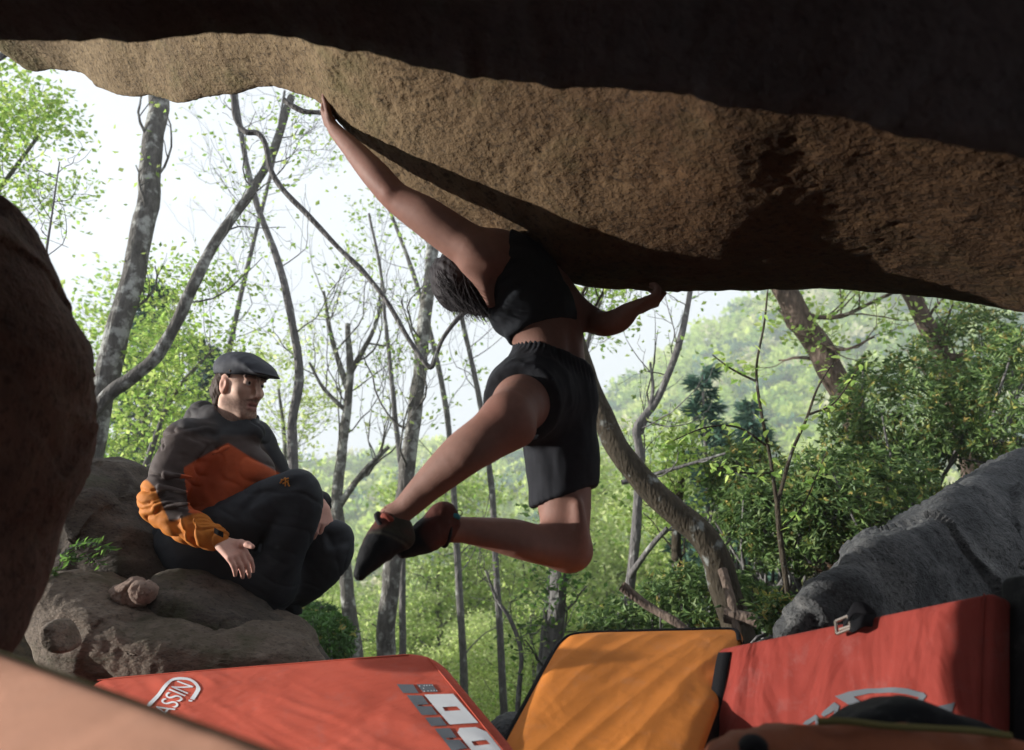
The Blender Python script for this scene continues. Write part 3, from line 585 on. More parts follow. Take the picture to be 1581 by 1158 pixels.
def conifer(name, label, base, h, rad, seed, cols, n=60, mat=None, lean=(0, 0)):
    rng = np.random.default_rng(seed); base = np.asarray(base, float); zt = float(terrain(base[:1], base[1:2])[0])-0.1
    if zt < base[2]: n = int(n*(1+0.4*(base[2]-zt)/h)); h = h+base[2]-zt; base = np.array((base[0], base[1], zt))
    S = Soup(); top = base+np.array((lean[0], lean[1], h)); tp = spline([base, base*0.5+top*0.5, top], 14); S.tube(tp, np.linspace(h*0.016, 0.01, 14), 7)
    C = []; Dv = []
    for k in range(n):
        t = 0.25+0.75*(k+rng.random())/n; p = base+(top-base)*t; L = rad*(1-t)**0.75*(0.7+0.5*rng.random())+0.12
        a = rng.random()*6.283; dv = np.array((math.cos(a), math.sin(a), 0.12-0.1*rng.random()))
        m_ = 10; s = np.linspace(0, 1, m_)[:, None]
        br = p+dv*L*s+np.array((0, 0, -1))*(0.28*L*s**2)
        S.tube(br, np.linspace(0.012, 0.004, m_), 4)
        side = nrm(np.cross(dv, (0, 0, 1)))
        for j in range(2, m_):
            for e in (-1, 1):
                w = L*0.33*(1-0.6*s[j, 0])
                for u in np.linspace(0.1, 1, 5):
                    C.append(br[j]+side*e*w*u+rng.normal(size=3)*0.02); Dv.append(side*e*0.7+dv*0.6+np.array((0, 0, -0.25)))
    T = thing(name, label, 'tree', base); V, F, K = S.out(); part(T, 'trunk', V, F, MB_dark)
    V, F, K = leafmesh(np.array(C), h*0.02+0.06, cols, rng, 0.2, 0.2, np.array(Dv)); part(T, 'crown', V, F, mat or ML_need, cols=K, smooth=False)
NEED = [(0.05, 0.105, 0.085), (0.06, 0.125, 0.09), (0.08, 0.15, 0.10)]
conifer('conifer', 'dark bluish conifer standing left of the glossy bushes', P(1095, 830, 11), 2.3, 0.7, 41, NEED, 34)
conifer('conifer', 'smaller dark conifer behind the sapling, next to the bluish one', P(1172, 800, 13), 1.9, 0.65, 42, NEED, 30)
conifer('conifer', 'tall blue-green conifer behind the thick trunk at the left', P(215, 760, 17), 4.6, 1.3, 43, NEED, 70)
conifer('conifer', 'blue-green conifer peeping over the shoulder of the seated man', P(300, 760, 19), 3.6, 1.2, 44, NEED, 60)
conifer('conifer', 'low dark green conifer below the feet of the seated man', P(490, 1040, 9), 0.75, 0.75, 45, [(0.04, 0.10, 0.03), (0.06, 0.14, 0.04)], 40)

# evergreen bushes on the bank: rosettes of glossy leaves with yellowish young tips
def bush(label, c, rad, seed, n=900, leaf=0.055, tip=0.35, cols=None, tips=None):
    rng = np.random.default_rng(seed); c = np.asarray(c, float); rad = np.asarray(rad, float)
    cols = cols or [(0.065, 0.12, 0.038), (0.10, 0.17, 0.05), (0.15, 0.22, 0.07)]
    tips = tips or [(0.30, 0.30, 0.08), (0.33, 0.26, 0.085), (0.24, 0.30, 0.075)]
    d = nrm(rng.normal(size=(n, 3))); r = (0.55+0.45*rng.random(n)**0.6)
    lump_ = 1+0.28*fbm(d*2.1+seed, 3)
    X_ = c+d*rad*(r*lump_)[:, None]
    S = Soup(); base = c-np.array((0, 0, rad[2]*1.0)); base[2] = min(base[2], float(terrain(c[:1], c[1:2])[0])-0.03)
    for k in range(16):
        e = X_[rng.integers(0, n)]; S.tube(spline([base+rng.normal(size=3)*0.08, (base+e)/2+rng.normal(size=3)*0.12, e], 9), np.linspace(0.018, 0.006, 9), 5)
    T = thing('bush', label, 'bush', base); V, F, K = S.out(); part(T, 'stem', V, F, MB_dark)
    m_ = 7; C = np.repeat(X_, m_, 0); a = rng.random(n*m_)*6.283
    nd = np.repeat(nrm(d+np.array((0, 0, 0.5))), m_, 0); t1 = nrm(np.cross(nd, (0.3, 0.2, 0.9))); t2 = np.cross(nd, t1)
    dirs = t1*np.cos(a)[:, None]+t2*np.sin(a)[:, None]+nd*0.35
    V, F, K = leafmesh(C+rng.normal(size=C.shape)*0.012, leaf, cols, rng, 0.3, 0.36, dirs)
    V2, F2, K2 = leafmesh(np.repeat(X_[rng.random(n) < tip], 5, 0), leaf*0.78, tips, rng, 0.1, 0.4, None)
    if len(V2):
        V2[:, 2] += 0.02; V = np.vstack([V, V2]); F = np.vstack([F, F2+len(V)-len(V2)]); K = np.vstack([K, K2])
    part(T, 'foliage', V, F, ML_ever, cols=K, smooth=False)
bush('big glossy evergreen bush with yellowish tips under the scaly trunk', P(1390, 640, 6.0), (0.55, 0.6, 0.48), 51, 1000)
bush('glossy evergreen bush with yellow tips at the edge, above the grey boulder', P(1570, 630, 5.6), (0.5, 0.6, 0.55), 52, 900)
bush('wide dark evergreen bush low in front, left of the grey boulder', P(1230, 800, 5.4), (0.55, 0.5, 0.34), 53, 1000, tip=0.2)
bush('dark bush with brownish tips between sapling and big glossy bush', P(1330, 770, 5.2), (0.55, 0.5, 0.34), 54, 900, tip=0.3)
bush('small yellow-tipped bush beside the bluish conifer', P(1150, 740, 5.8), (0.28, 0.4, 0.26), 55, 420, tip=0.5)
bush('low evergreen bush hugging the foot of the thick curved trunk', P(1090, 930, 5.0), (0.4, 0.4, 0.22), 56, 520, tip=0.12)
bush('low dark shrub under the pale slim trunk', P(990, 975, 5.4), (0.4, 0.4, 0.22), 57, 480, tip=0.12)
bush('small shrub with light tips beside the tip of the grey boulder', P(1205, 950, 3.6), (0.1, 0.1, 0.08), 58, 120, leaf=0.04, tip=0.6)
bush('bush reaching up against the right end of the roof edge', P(1500, 545, 7.6), (0.5, 0.5, 0.5), 59, 700, tip=0.4)
bush('low green bush below the feet of the seated man', P(470, 985, 6.0), (0.38, 0.4, 0.2), 60, 420, tip=0.1, cols=[(0.05, 0.12, 0.025), (0.07, 0.15, 0.035)])

# fern beside the reddish boulder
T = thing('fern', 'small fern in the dark gap between reddish boulder and mossy boulder', 'fern', P(90, 880, 2.6)); rng = np.random.default_rng(5)
for k in range(7):
    a = -0.6+k*0.5+rng.normal()*0.15; L = 0.16+0.06*rng.random(); t = np.linspace(0, 1, 14)
    rib = P(90, 880, 2.6)+np.stack([np.cos(a)*L*t, -0.05*t, 0.14*t+0.05*np.sin(k)-0.12*t**2], 1)
    S = Soup(); S.tube(rib, np.linspace(0.002, 0.0007, 14), 4); V, F, C = S.out()
    dv = nrm(np.gradient(rib, axis=0)); sd = nrm(np.cross(dv, (0, -0.5, 1)))
    ps = np.vstack([rib[2:], rib[2:]]); ds = np.vstack([sd[2:]+dv[2:]*0.4, -sd[2:]+dv[2:]*0.4])
    V2, F2, K2 = leafmesh(ps, 0.03, DEEP, rng, 0.2, 0.35, ds)
    part(T, 'frond', np.vstack([V, V2]), np.vstack([F, F2+len(V)]), ML, cols=np.vstack([C*0.1, K2]), smooth=False)

# the wood on the slope below: three kinds, copied
def midtree(seed, cols):
    rng = np.random.default_rng(seed); S = Soup(); L = []
    h = 7.5; tp = spline([(0, 0, 0), (0.15*rng.normal(), 0.1, h*0.35), (0.3*rng.normal(), 0.2*rng.normal(), h*0.7), (0.3*rng.normal(), 0, h)], 20)
    S.tube(tp, np.linspace(0.075, 0.02, 20), 7, 0.1)
    for k in range(20):
        t = 0.22+0.76*(k+rng.random())/20; i = min(int(t*19), 18); a = rng.random()*6.28
        grow(S, L, tp[i], np.array((math.cos(a), math.sin(a), 0.35)), 2.6*(1.1-0.75*t), 0.022, 2, rng, 5, 0.22, 0.03, (3, 5), 0.8)
    L = np.array(L); C = np.repeat(L, 8, 0); C = C+rng.normal(size=C.shape)*np.array((0.26, 0.26, 0.07))
    V, F, K = leafmesh(C, 0.095, cols, rng, 0.75, 0.6)
    tv, tf, _ = S.out()
    return mesh('trunk', tv, tf, MB_grey), mesh('crown', V, F, ML, cols=K, smooth=False)
MID = [midtree(61, SPRING+PALE), midtree(62, PALE), midtree(63, SPRING+PALE+PALE)]
rng = np.random.default_rng(99)
def place_mid(x, y, s, kind, label, group):
    z = float(terrain(np.array([x]), np.array([y]))[0])-0.15
    T = thing('slope_tree', label, 'tree', (x, y, z), group)
    T.scale = (s, s, s*(0.85+0.3*rng.random())); T.rotation_euler = (rng.normal()*0.05, rng.normal()*0.05, rng.random()*6.28)
    for nm, me in zip(('trunk', 'crown'), MID[kind]):
        o = link(bpy.data.objects.new(nm, me)); o.parent = T
spots = []
for k in range(400):
    y = 9+48*rng.random()**1.2; sx = -0.30+0.66*rng.random(); x = sx*y; px = 790+FPX*sx
    z = float(terrain(np.array([x]), np.array([y]))[0])
    emax = np.interp(px, [100, 300, 420, 640, 800, 900, 1100, 1400], [0.09, 0.07, 0.02, 0.01, 0.01, 0.02, 0.05, 0.1])
    s = (emax*y+CAMZ-z)/7.6*(0.75+0.3*rng.random())
    if s < 0.45: continue
    spots.append((y, px, x, min(s, 1.5), int(rng.integers(0, 3))))
    if len(spots) == 45: break
spots.sort(); ORD = 'first second third fourth fifth sixth seventh eighth ninth tenth eleventh twelfth thirteenth fourteenth fifteenth sixteenth seventeenth eighteenth'.split()
for row, nm in enumerate(('nearest', 'middle', 'farthest')):
    for i, (y, px, x, s, kind) in enumerate(sorted(spots[row*15:row*15+15], key=lambda q: q[1])):
        place_mid(x, y, s, kind, ORD[i]+' tree from the left in the '+nm+' row of the wood below', 'trees of the wood below')

# far forest over the opposite hillside: reads as one mass
rng = np.random.default_rng(123); S_V = []; S_K = []
n = 3200
y = 48+222*rng.random(n)**0.8; sx = -0.5+1.5*rng.random(n); x = sx*y; z = terrain(x, y)
cr = (1.5+1.5*rng.random(n))*(0.6+y/220)
pal = np.array([(0.36, 0.46, 0.12), (0.42, 0.50, 0.15), (0.47, 0.52, 0.20), (0.22, 0.32, 0.09), (0.08, 0.16, 0.09), (0.48, 0.47, 0.30)])
kc = pal[rng.choice(6, n, p=[0.28, 0.25, 0.19, 0.12, 0.10, 0.06])]
m_ = 80
d = nrm(rng.normal(size=(n, m_, 3))); d[:, :, 2] = np.abs(d[:, :, 2])*1.0-0.25
ctr = np.stack([x, y, z+cr*1.0], 1)[:, None, :]+d*cr[:, None, None]*(0.65+0.4*rng.random((n, m_, 1)))*np.array((1, 1, 1.15))
V, F, K = leafmesh(ctr.reshape(-1, 3), 1.0, [(1, 1, 1)], rng, 0.5, 0.8, None, 0.2)
sc = np.repeat(cr*0.42, m_*4)[:, None]; V = np.repeat(ctr.reshape(-1, 3), 4, 0)+(V-np.repeat(ctr.reshape(-1, 3), 4, 0))*sc
solo('far_forest', V, F, ML, 'hazy spring forest covering the opposite hillside', 'forest', cols=K*np.repeat(kc, m_*4, 0), smooth=False, kind='stuff')

# litter and low plants on the bank
rng = np.random.default_rng(31); n = 5000
x = 0.2+3.0*rng.random(n); y = 3.0+3.2*rng.random(n); z = terrain(x, y)+0.015
V, F, K = leafmesh(np.stack([x, y, z], 1), 0.05, [(0.10, 0.06, 0.035), (0.16, 0.10, 0.06), (0.06, 0.04, 0.03), (0.05, 0.09, 0.03)], rng, 0.9, 0.6)
solo('leaf_litter', V, F, ML_need, 'brown dead leaves strewn over the shaded bank', 'leaves', cols=K, smooth=False, kind='stuff')
for k, (path, r) in enumerate([([(960, 905, 4.4), (1000, 935, 4.4), (1050, 965, 4.3), (1075, 990, 4.3)], 8), ([(1120, 950, 4.4), (1180, 960, 4.3), (1230, 965, 4.2)], 12), ([(1115, 880, 4.5), (1130, 930, 4.4), (1140, 985, 4.3)], 8)]):
    S = Soup(); S.tube(spline([P(*a) for a in path], 24), np.linspace(r, r*0.6, 24)*PXM(4.4), 8, 0.2); V, F, C = S.out()
    solo('root', V, F, MB_brown, ['dead broken branch lying at the foot of the pale slim trunk', 'gnarled root running from the thick curved trunk towards the grey boulder', 'thin shoot rooted against the foot of the thick curved trunk'][k], 'root')

# ---------------------------------------------------------------- crash pads
def m_fabric(name, c, rough=0.75, var=0.10, fold=0.010, fscale=(5, 5, 5), frot=(0, 0, 0), worn=None):
    m, nn, ll, bs = nodes(name); vec = coords(nn, ll); vf = coords(nn, ll, fscale, frot)
    n1 = N(nn, 'ShaderNodeTexNoise', Scale=5.0, Detail=6.0, Roughness=0.7); ll.new(vec, n1.inputs['Vector'])
    cc = ramp(nn, ll, n1.outputs['Fac'], [(0.3, tuple(x*(1-var) for x in c)), (0.7, tuple(x*(1+var) for x in c))])
    if worn:
        n2 = N(nn, 'ShaderNodeTexNoise', Scale=3.2, Detail=5.0, Roughness=0.6); ll.new(vec, n2.inputs['Vector'])
        f = ramp(nn, ll, n2.outputs['Fac'], [(0.5, (0, 0, 0)), (0.72, (0.75, 0.75, 0.75))]); cc = mixc(nn, ll, f, cc, worn)
    nd = N(nn, 'ShaderNodeTexNoise', Scale=11.0, Detail=6.0, Roughness=0.75); ll.new(vec, nd.inputs['Vector'])      # chalk dust and scuffs
    fd = ramp(nn, ll, nd.outputs['Fac'], [(0.54, (0, 0, 0)), (0.72, (0.30, 0.30, 0.30))]); cc = mixc(nn, ll, fd, cc, tuple(0.55*x+0.11 for x in c))
    ng = N(nn, 'ShaderNodeTexNoise', Scale=4.3, Detail=6.0, Roughness=0.8); ll.new(vf, ng.inputs['Vector'])
    fg = ramp(nn, ll, ng.outputs['Fac'], [(0.56, (0, 0, 0)), (0.74, (0.38, 0.38, 0.38))]); cc = mixc(nn, ll, fg, cc, tuple(0.45*x for x in c))
    ll.new(cc, bs.inputs['Base Color']); bs.inputs['Roughness'].default_value = rough; bs.inputs['Specular IOR Level'].default_value = 0.1
    nf = N(nn, 'ShaderNodeTexNoise', Scale=1.0, Detail=3.0, Roughness=0.5, Distortion=0.6); ll.new(vf, nf.inputs['Vector'])
    b1 = N(nn, 'ShaderNodeBump', Strength=0.8, Distance=fold); ll.new(nf.outputs['Fac'], b1.inputs['Height'])
    nw = N(nn, 'ShaderNodeTexNoise', Scale=420.0, Detail=1.0); ll.new(vec, nw.inputs['Vector'])
    b2 = N(nn, 'ShaderNodeBump', Strength=0.5, Distance=0.0012); ll.new(nw.outputs['Fac'], b2.inputs['Height']); ll.new(b1.outputs['Normal'], b2.inputs['Normal'])
    ll.new(b2.outputs['Normal'], bs.inputs['Normal']); return m
M_webb = m_plain('black_webbing', (0.006, 0.006, 0.0075), 0.8, [('n', 300, 0.002, 0.6)], spec=0.1)
M_white = m_plain('pale_print', (0.58, 0.60, 0.62), 0.6, var=0.06)
M_greyp = m_plain('grey_print', (0.09, 0.10, 0.115), 0.6, var=0.12)
M_buck = m_plain('metal_buckle', (0.5, 0.42, 0.36), 0.25, metal=0.9)

class Pad:
    """a cushion with the given front corners; at(u, v, h) is a point h above its front cover"""
    def __init__(s, TL, TR, BR, BL, thick, R=0.06, bulge=0.012, wr=0.006, seed=0, wdir=(1.0, 0.25), wf=14):
        s.c = [np.asarray(a, float) for a in (TL, TR, BR, BL)]; s.t = thick; s.R = R; s.b = bulge; s.wr = wr; s.seed = seed; s.wd = wdir; s.wf = wf
        s.n = nrm(np.cross(s.c[1]-s.c[0], s.c[3]-s.c[0]))
        if np.dot(s.n, -s.c[0]+np.array((0, 0, CAMZ))) < 0: s.n = -s.n
        s.W = np.linalg.norm(s.c[1]-s.c[0]); s.H = np.linalg.norm(s.c[3]-s.c[0])
    def uv(s, u, v):
        u = np.asarray(u, float)[..., None]; v = np.asarray(v, float)[..., None]
        return (s.c[0]*(1-u)+s.c[1]*u)*(1-v)+(s.c[3]*(1-u)+s.c[2]*u)*v
    def wrinkle(s, u, v):
        q = np.stack([u*s.W*s.wd[0]*s.wf+v*s.H*s.wd[1]*s.wf, (v*s.H*s.wd[0]-u*s.W*s.wd[1])*s.wf*0.22, 0*u+s.seed], -1).reshape(-1, 3)
        w = ridged(q, 2).reshape(np.shape(u)); big = fbm(q*0.25+4, 2).reshape(np.shape(u))
        e = np.minimum(np.minimum(u, 1-u)*s.W, np.minimum(v, 1-v)*s.H)
        return s.wr*(w*0.6*(0.35+0.65*sstep(-0.3, 0.5, big))+big*0.9)*sstep(0.0, 0.05, e)
    def at(s, u, v, h=0.0):
        u = np.asarray(u, float); v = np.asarray(v, float)
        e = (1-(2*u-1)**4)*(1-(2*v-1)**4)
        return s.uv(u, v)+s.n*(s.b*e+s.wrinkle(u, v)+h)[..., None]
    def rr(s, u, v):
        a = (u-0.5)*s.W; b = (v-0.5)*s.H; R = s.R
        ia = np.clip(a, -s.W/2+R, s.W/2-R); ib = np.clip(b, -s.H/2+R, s.H/2-R); da = a-ia; db = b-ib
        L = np.hypot(da, db); m_ = np.maximum(np.abs(da), np.abs(db)); k = np.where(L > 1e-9, m_/np.maximum(L, 1e-9), 1)
        return (ia+da*k)/s.W+0.5, (ib+db*k)/s.H+0.5
    def build(s, T, mat, sidemat=None, nu=150, nv=90):
        u = np.linspace(0, 1, nu); v = np.linspace(0, 1, nv); U, V_ = np.meshgrid(u, v, indexing='ij'); U, V_ = s.rr(U, V_)
        rim = 0.012
        top = s.at(U, V_); e = np.minimum(np.minimum(np.linspace(0, 1, nu), 1-np.linspace(0, 1, nu))[:, None]*s.W+0*V_, np.minimum(v, 1-v)[None, :]*s.H)
        top = top-s.n*(rim*(1-np.sqrt(np.clip(1-(1-np.clip(e/rim, 0, 1))**2, 0, 1))))[..., None]
        idx = np.arange(nu*nv).reshape(nu, nv); ring = np.concatenate([idx[:, 0], idx[-1, 1:], idx[-2::-1, -1], idx[0, -2:0:-1]])
        A = top.reshape(-1, 3); F = gridF(nu, nv)
        part(T, 'cover', A, F, mat)
        ring_p = A[ring]; rows = [ring_p]; c = A.mean(0)
        for k, d in enumerate((0.2, 0.5, 0.8, 1.0)):
            o = nrm((ring_p-c)-s.n*((ring_p-c)@s.n)[:, None])
            rows.append(ring_p-s.n*(s.t*d)+o*0.012*math.sin(math.pi*d))
        G = np.stack(rows, 1); k = G.shape[1]; Vs = G.reshape(-1, 3); Fs = gridF(len(ring), k, cu=True)
        part(T, 'side_band', Vs, Fs, sidemat or mat)
        bc = rows[-1].mean(0); Vb = np.vstack([rows[-1], bc]); m_ = len(rows[-1]); i = np.arange(m_)
        part(T, 'back_cover', Vb, np.stack([i, (i+1) % m_, np.full(m_, m_)], 1), sidemat or mat)
    def hit(s, px, py):
        """cover coordinates of the cover point the photograph shows at a pixel"""
        o = np.array((0, 0, CAMZ)); d = P(px, py, 1.0)-o; uv = np.array((0.5, 0.5))
        for _ in range(25):
            f = s.uv(uv[0], uv[1])+s.n*s.b; e = 1e-4
            r = f-o; t = (r@d)/(d@d); res = r-d*t
            J = np.stack([(s.uv(uv[0]+e, uv[1])-s.uv(uv[0], uv[1]))/e, (s.uv(uv[0], uv[1]+e)-s.uv(uv[0], uv[1]))/e], 1)
            J = J-np.outer(d, d@J)/(d@d); uv = uv-np.linalg.lstsq(J, res, rcond=None)[0]
        return uv
    def strip(s, T, name, pts, w, mat, h=0.004, n=60, tube=False):
        """webbing or piping along cover coordinates"""
        q = spline(pts, n); p = s.at(q[:, 0], q[:, 1], h)
        S = Soup()
        if tube: S.tube(p, w, 8)
        else:
            t = nrm(np.gradient(p, axis=0)); b = np.cross(s.n, t)
            V = np.stack([p-b*w/2-s.n*0.004, p-b*w/2, p+b*w/2, p+b*w/2-s.n*0.004], 1).reshape(-1, 3); S.add(V, gridF(n, 4))
        V, F, C = S.out(); return part(T, name, V, F, mat)
    def decal(s, T, name, polys, mat, sub=6, h=0.0022):
        """polygons in photo pixels (outer, [holes]) printed on the cover"""
        import bmesh
        cu = bpy.data.curves.new('print', 'CURVE'); cu.dimensions = '2D'; cu.fill_mode = 'BOTH'
        for poly in polys:
            sp_ = cu.splines.new('POLY'); sp_.points.add(len(poly)-1); sp_.use_cyclic_u = True
            for k, (a, b) in enumerate(poly): sp_.points[k].co = (a/100, b/100, 0, 1)
        o = bpy.data.objects.new('print', cu); COL.objects.link(o); bpy.context.view_layer.update()
        me = bpy.data.meshes.new_from_object(o.evaluated_get(bpy.context.evaluated_depsgraph_get()))
        bpy.data.objects.remove(o); bpy.data.curves.remove(cu)
        bm = bmesh.new(); bm.from_mesh(me); bmesh.ops.triangulate(bm, faces=bm.faces)
        for _ in range(3):
            long_ = [e for e in bm.edges if e.calc_length() > 0.09]
            if long_: bmesh.ops.subdivide_edges(bm, edges=long_, cuts=1); bmesh.ops.triangulate(bm, faces=bm.faces)
        V = np.array([v.co[:] for v in bm.verts]); F = [tuple(v.index for v in f.verts) for f in bm.faces]; bm.free(); bpy.data.meshes.remove(me)
        uv = np.array([s.hit(a*100, b*100) for a, b, _ in V])
        return part(T, name, s.at(uv[:, 0], uv[:, 1], h), F, mat)
def text_polys(txt, quad, dup=1.0):
    """outlines of the letters laid into a pixel quad (origin, end of the baseline, top of the first letter)"""
    cu = bpy.data.curves.new('t', 'FONT'); cu.body = txt; cu.offset = 0.018; cu.fill_mode = 'NONE'
    o = bpy.data.objects.new('t', cu); COL.objects.link(o); bpy.context.view_layer.update()
    me = bpy.data.meshes.new_from_object(o.evaluated_get(bpy.context.evaluated_depsgraph_get()))
    V = np.array([v.co[:2] for v in me.vertices]); E = [e.vertices[:] for e in me.edges]
    bpy.data.objects.remove(o); bpy.data.curves.remove(cu); bpy.data.meshes.remove(me)
    nb = {}
    for a, b in E: nb.setdefault(a, []).append(b); nb.setdefault(b, []).append(a)
    seen = set(); loops = []
    for a in nb:
        if a in seen: continue
        lp = [a]; seen.add(a); cur = a
        while True:
            nx = [b for b in nb[cur] if b not in seen]
            if not nx: break
            cur = nx[0]; seen.add(cur); lp.append(cur)
        if len(lp) > 2: loops.append(V[lp])
    lo = V.min(0); hi = V.max(0); o0, ex, ey = map(np.array, quad)
    return [[tuple(o0+(ex-o0)*((p[0]-lo[0])/(hi[0]-lo[0]))+(ey-o0)*((p[1]-lo[1])/(hi[1]-lo[1]))) for p in lp] for lp in loops]

# lying red pad
M_red = m_fabric('red_pad_cover', (0.47, 0.088, 0.054), fold=0.016, fscale=(3, 8, 8), frot=(0, 0.5, 0.7), worn=(0.52, 0.115, 0.075))
pd = Pad(P(140, 1046, 2.34), P(668, 1004, 2.12), P(845, 1215, 1.68), P(20, 1300, 1.9), 0.11, R=0.085, bulge=0.015, wr=0.005, seed=3, wdir=(0.8, -0.9), wf=10)
T = thing('crash_pad', 'red crash pad lying flat in front of the slab, with pale lettering and grey squares', 'crash pad', P(400, 1150, 2.0)-np.array((0, 0, 0.12)))
pd.build(T, M_red)
def arc(cx, cy, ax, ay, bx, by, t0, t1, n): return [(cx+ax*math.cos(t)+bx*math.sin(t), cy+ay*math.cos(t)+by*math.sin(t)) for t in np.linspace(t0, t1, n)]
outer = [(227, 1092), (259, 1053)]+spline([(259, 1053), (266, 1047), (278, 1045), (292, 1047), (303, 1054), (310, 1064), (310, 1070), (301, 1084)], 26)[1:].tolist()
inner = [(295, 1082), (304, 1067)]+spline([(304, 1067), (303, 1061), (295, 1053), (284, 1050), (272, 1050), (265, 1053), (259, 1062), (233, 1094)], 26)[1:].tolist()
pd.decal(T, 'logo_frame', [[tuple(a) for a in outer+inner]], M_white)
pd.decal(T, 'lettering', text_polys('CASSIN', ((254, 1123), (300, 1062), (228, 1112))), M_white)
pd.decal(T, 'trademark_dot', [[(293, 1083.5), (299, 1084.5), (297.5, 1087), (292.5, 1086)]], M_white)
G2 = [[(612, 1055), (637, 1054.5), (646, 1068), (622, 1069)], [(627, 1072), (651, 1071.5), (661, 1085), (644, 1087), (646, 1089), (665, 1088), (675, 1101.5), (651, 1103.5)],
      [(656, 1107.5), (679, 1105), (690, 1119), (666, 1122)], [(671, 1125.5), (694, 1123), (705, 1138), (689, 1140), (691, 1143), (709, 1141), (722, 1155), (698, 1160)], [(704, 1166), (728, 1163), (740, 1180), (716, 1184)]]
for g in G2: pd.decal(T, 'grey_square', [g], M_greyp)
pd.decal(T, 'dotted_square', [[(642, 1054), (666, 1052.5), (675, 1065), (652, 1066)]], M_greyp)
for a, b in ((646, 1056.5), (653, 1055.5), (657, 1055), (661, 1054.8), (665, 1054.4), (652, 1060), (653, 1064.5), (659, 1063.8), (664, 1063.2), (668, 1062.6), (672, 1062.4)):
    pd.decal(T, 'dot', [[(a, b), (a+1.8, b-0.2), (a+2.3, b+1.0), (a+0.5, b+1.2)]], M_white, h=0.003)
pd.decal(T, 'pale_letter', [[(654, 1070), (698, 1066.5), (737, 1111), (694, 1117)], [(682, 1088.5), (704, 1086.5), (710, 1092), (686, 1095)]], M_white)
pd.decal(T, 'pale_letter', [[(706, 1130), (709, 1122), (733, 1118.5), (750, 1125), (792, 1178), (770, 1190), (745, 1180)], [(727, 1143), (750, 1139.5), (756, 1146), (732, 1150)]], M_white)

pd.strip(T, 'seam', [(0.03, 0.035), (0.3, 0.03), (0.7, 0.03), (0.93, 0.034)], 0.0012, M_red, h=0.0015, tube=True)
pd.strip(T, 'seam', [(0.972, 0.07), (0.975, 0.3), (0.975, 0.6), (0.975, 0.95)], 0.0012, M_red, h=0.0015, tube=True)
# orange pad
M_or = m_fabric('orange_pad_cover', (0.60, 0.205, 0.04), fold=0.007, fscale=(7, 5, 4), frot=(0, 0.7, 0), worn=(0.5, 0.165, 0.03), var=0.08)
po = Pad(P(868, 976, 2.25), P(1152, 968, 2.2), P(1062, 1215, 1.62), P(742, 1205, 1.72), 0.10, R=0.05, bulge=0.012, wr=0.009, seed=8, wdir=(0.85, 0.45), wf=9)
T = thing('crash_pad', 'orange crash pad with black piping propped up in the middle', 'crash pad', P(930, 1200, 1.9)-np.array((0, 0, 0.1)))
po.build(T, M_or, M_webb)
e = 0.012
po.strip(T, 'piping', [(e, 0.97), (e, 0.6), (e, 0.2), (0.03, 0.08), (0.10, 0.025), (0.3, 0.012), (0.6, 0.010), (0.85, 0.012), (0.95, 0.03), (0.99, 0.12)], 0.0075, M_webb, h=-0.004, n=120, tube=True)
# standing red pad
M_red2 = m_fabric('brick_red_pad_cover', (0.215, 0.034, 0.025), fold=0.03, fscale=(9, 9, 1.4), worn=(0.27, 0.05, 0.04), frot=(0, 0.12, 0))
p2 = Pad(P(1108, 1000, 1.98), P(1541, 910, 1.56), P(1532, 1260, 1.45), P(1058, 1260, 1.82), 0.12, R=0.02, bulge=0.012, wr=0.013, seed=15, wdir=(1.0, -0.12), wf=12)
T = thing('crash_pad', 'brick red crash pad standing on edge at the right, with black strap and metal buckle', 'crash pad', P(1300, 1260, 1.65))
p2.build(T, M_red2)
ua = p2.hit(1112, 1006); ub = p2.hit(1082, 1158); uc = p2.hit(1070, 1250)
p2.strip(T, 'edge_strap', [tuple(ua+(0.012, 0)), tuple((ua+ub)/2+(0.02, 0)), tuple(ub+(0.02, 0)), tuple(uc+(0.02, 0))], 0.034, M_webb, h=0.003)
def ringpoly(out, inn): return [out, inn]
arcs = [(1289, 1075), (1310, 1068), (1340, 1063), (1372, 1061.5), (1400, 1063), (1425, 1069), (1430, 1074), (1420, 1086), (1412, 1086), (1418, 1076), (1400, 1072), (1370, 1069.5), (1345, 1070), (1318, 1076), (1345, 1095), (1338, 1104), (1310, 1088)]
p2.decal(T, 'emblem', [arcs], M_greyp)
p2.decal(T, 'emblem', [[(1337, 1080), (1375, 1076), (1410, 1078), (1404, 1088), (1385, 1100), (1356, 1094)]], M_greyp)
p2.decal(T, 'emblem', [[(1267, 1103), (1270, 1098), (1288, 1084), (1296, 1090), (1288, 1112), (1281, 1114), (1289, 1096), (1281, 1101), (1271, 1106)]], M_greyp)
p2.decal(T, 'emblem', [[(1238, 1117), (1242, 1112), (1258, 1102), (1265, 1110), (1263, 1122), (1258, 1122), (1257, 1111), (1246, 1118)]], M_greyp)
p2.decal(T, 'emblem', [[(1444, 1093), (1474, 1083), (1468, 1100), (1458, 1106), (1456, 1096), (1446, 1096)]], M_greyp)
p2.strip(T, 'seam', [(0.962, 0.01), (0.962, 0.3), (0.962, 0.6), (0.962, 0.95)], 0.0013, M_red2, h=0.002, tube=True)
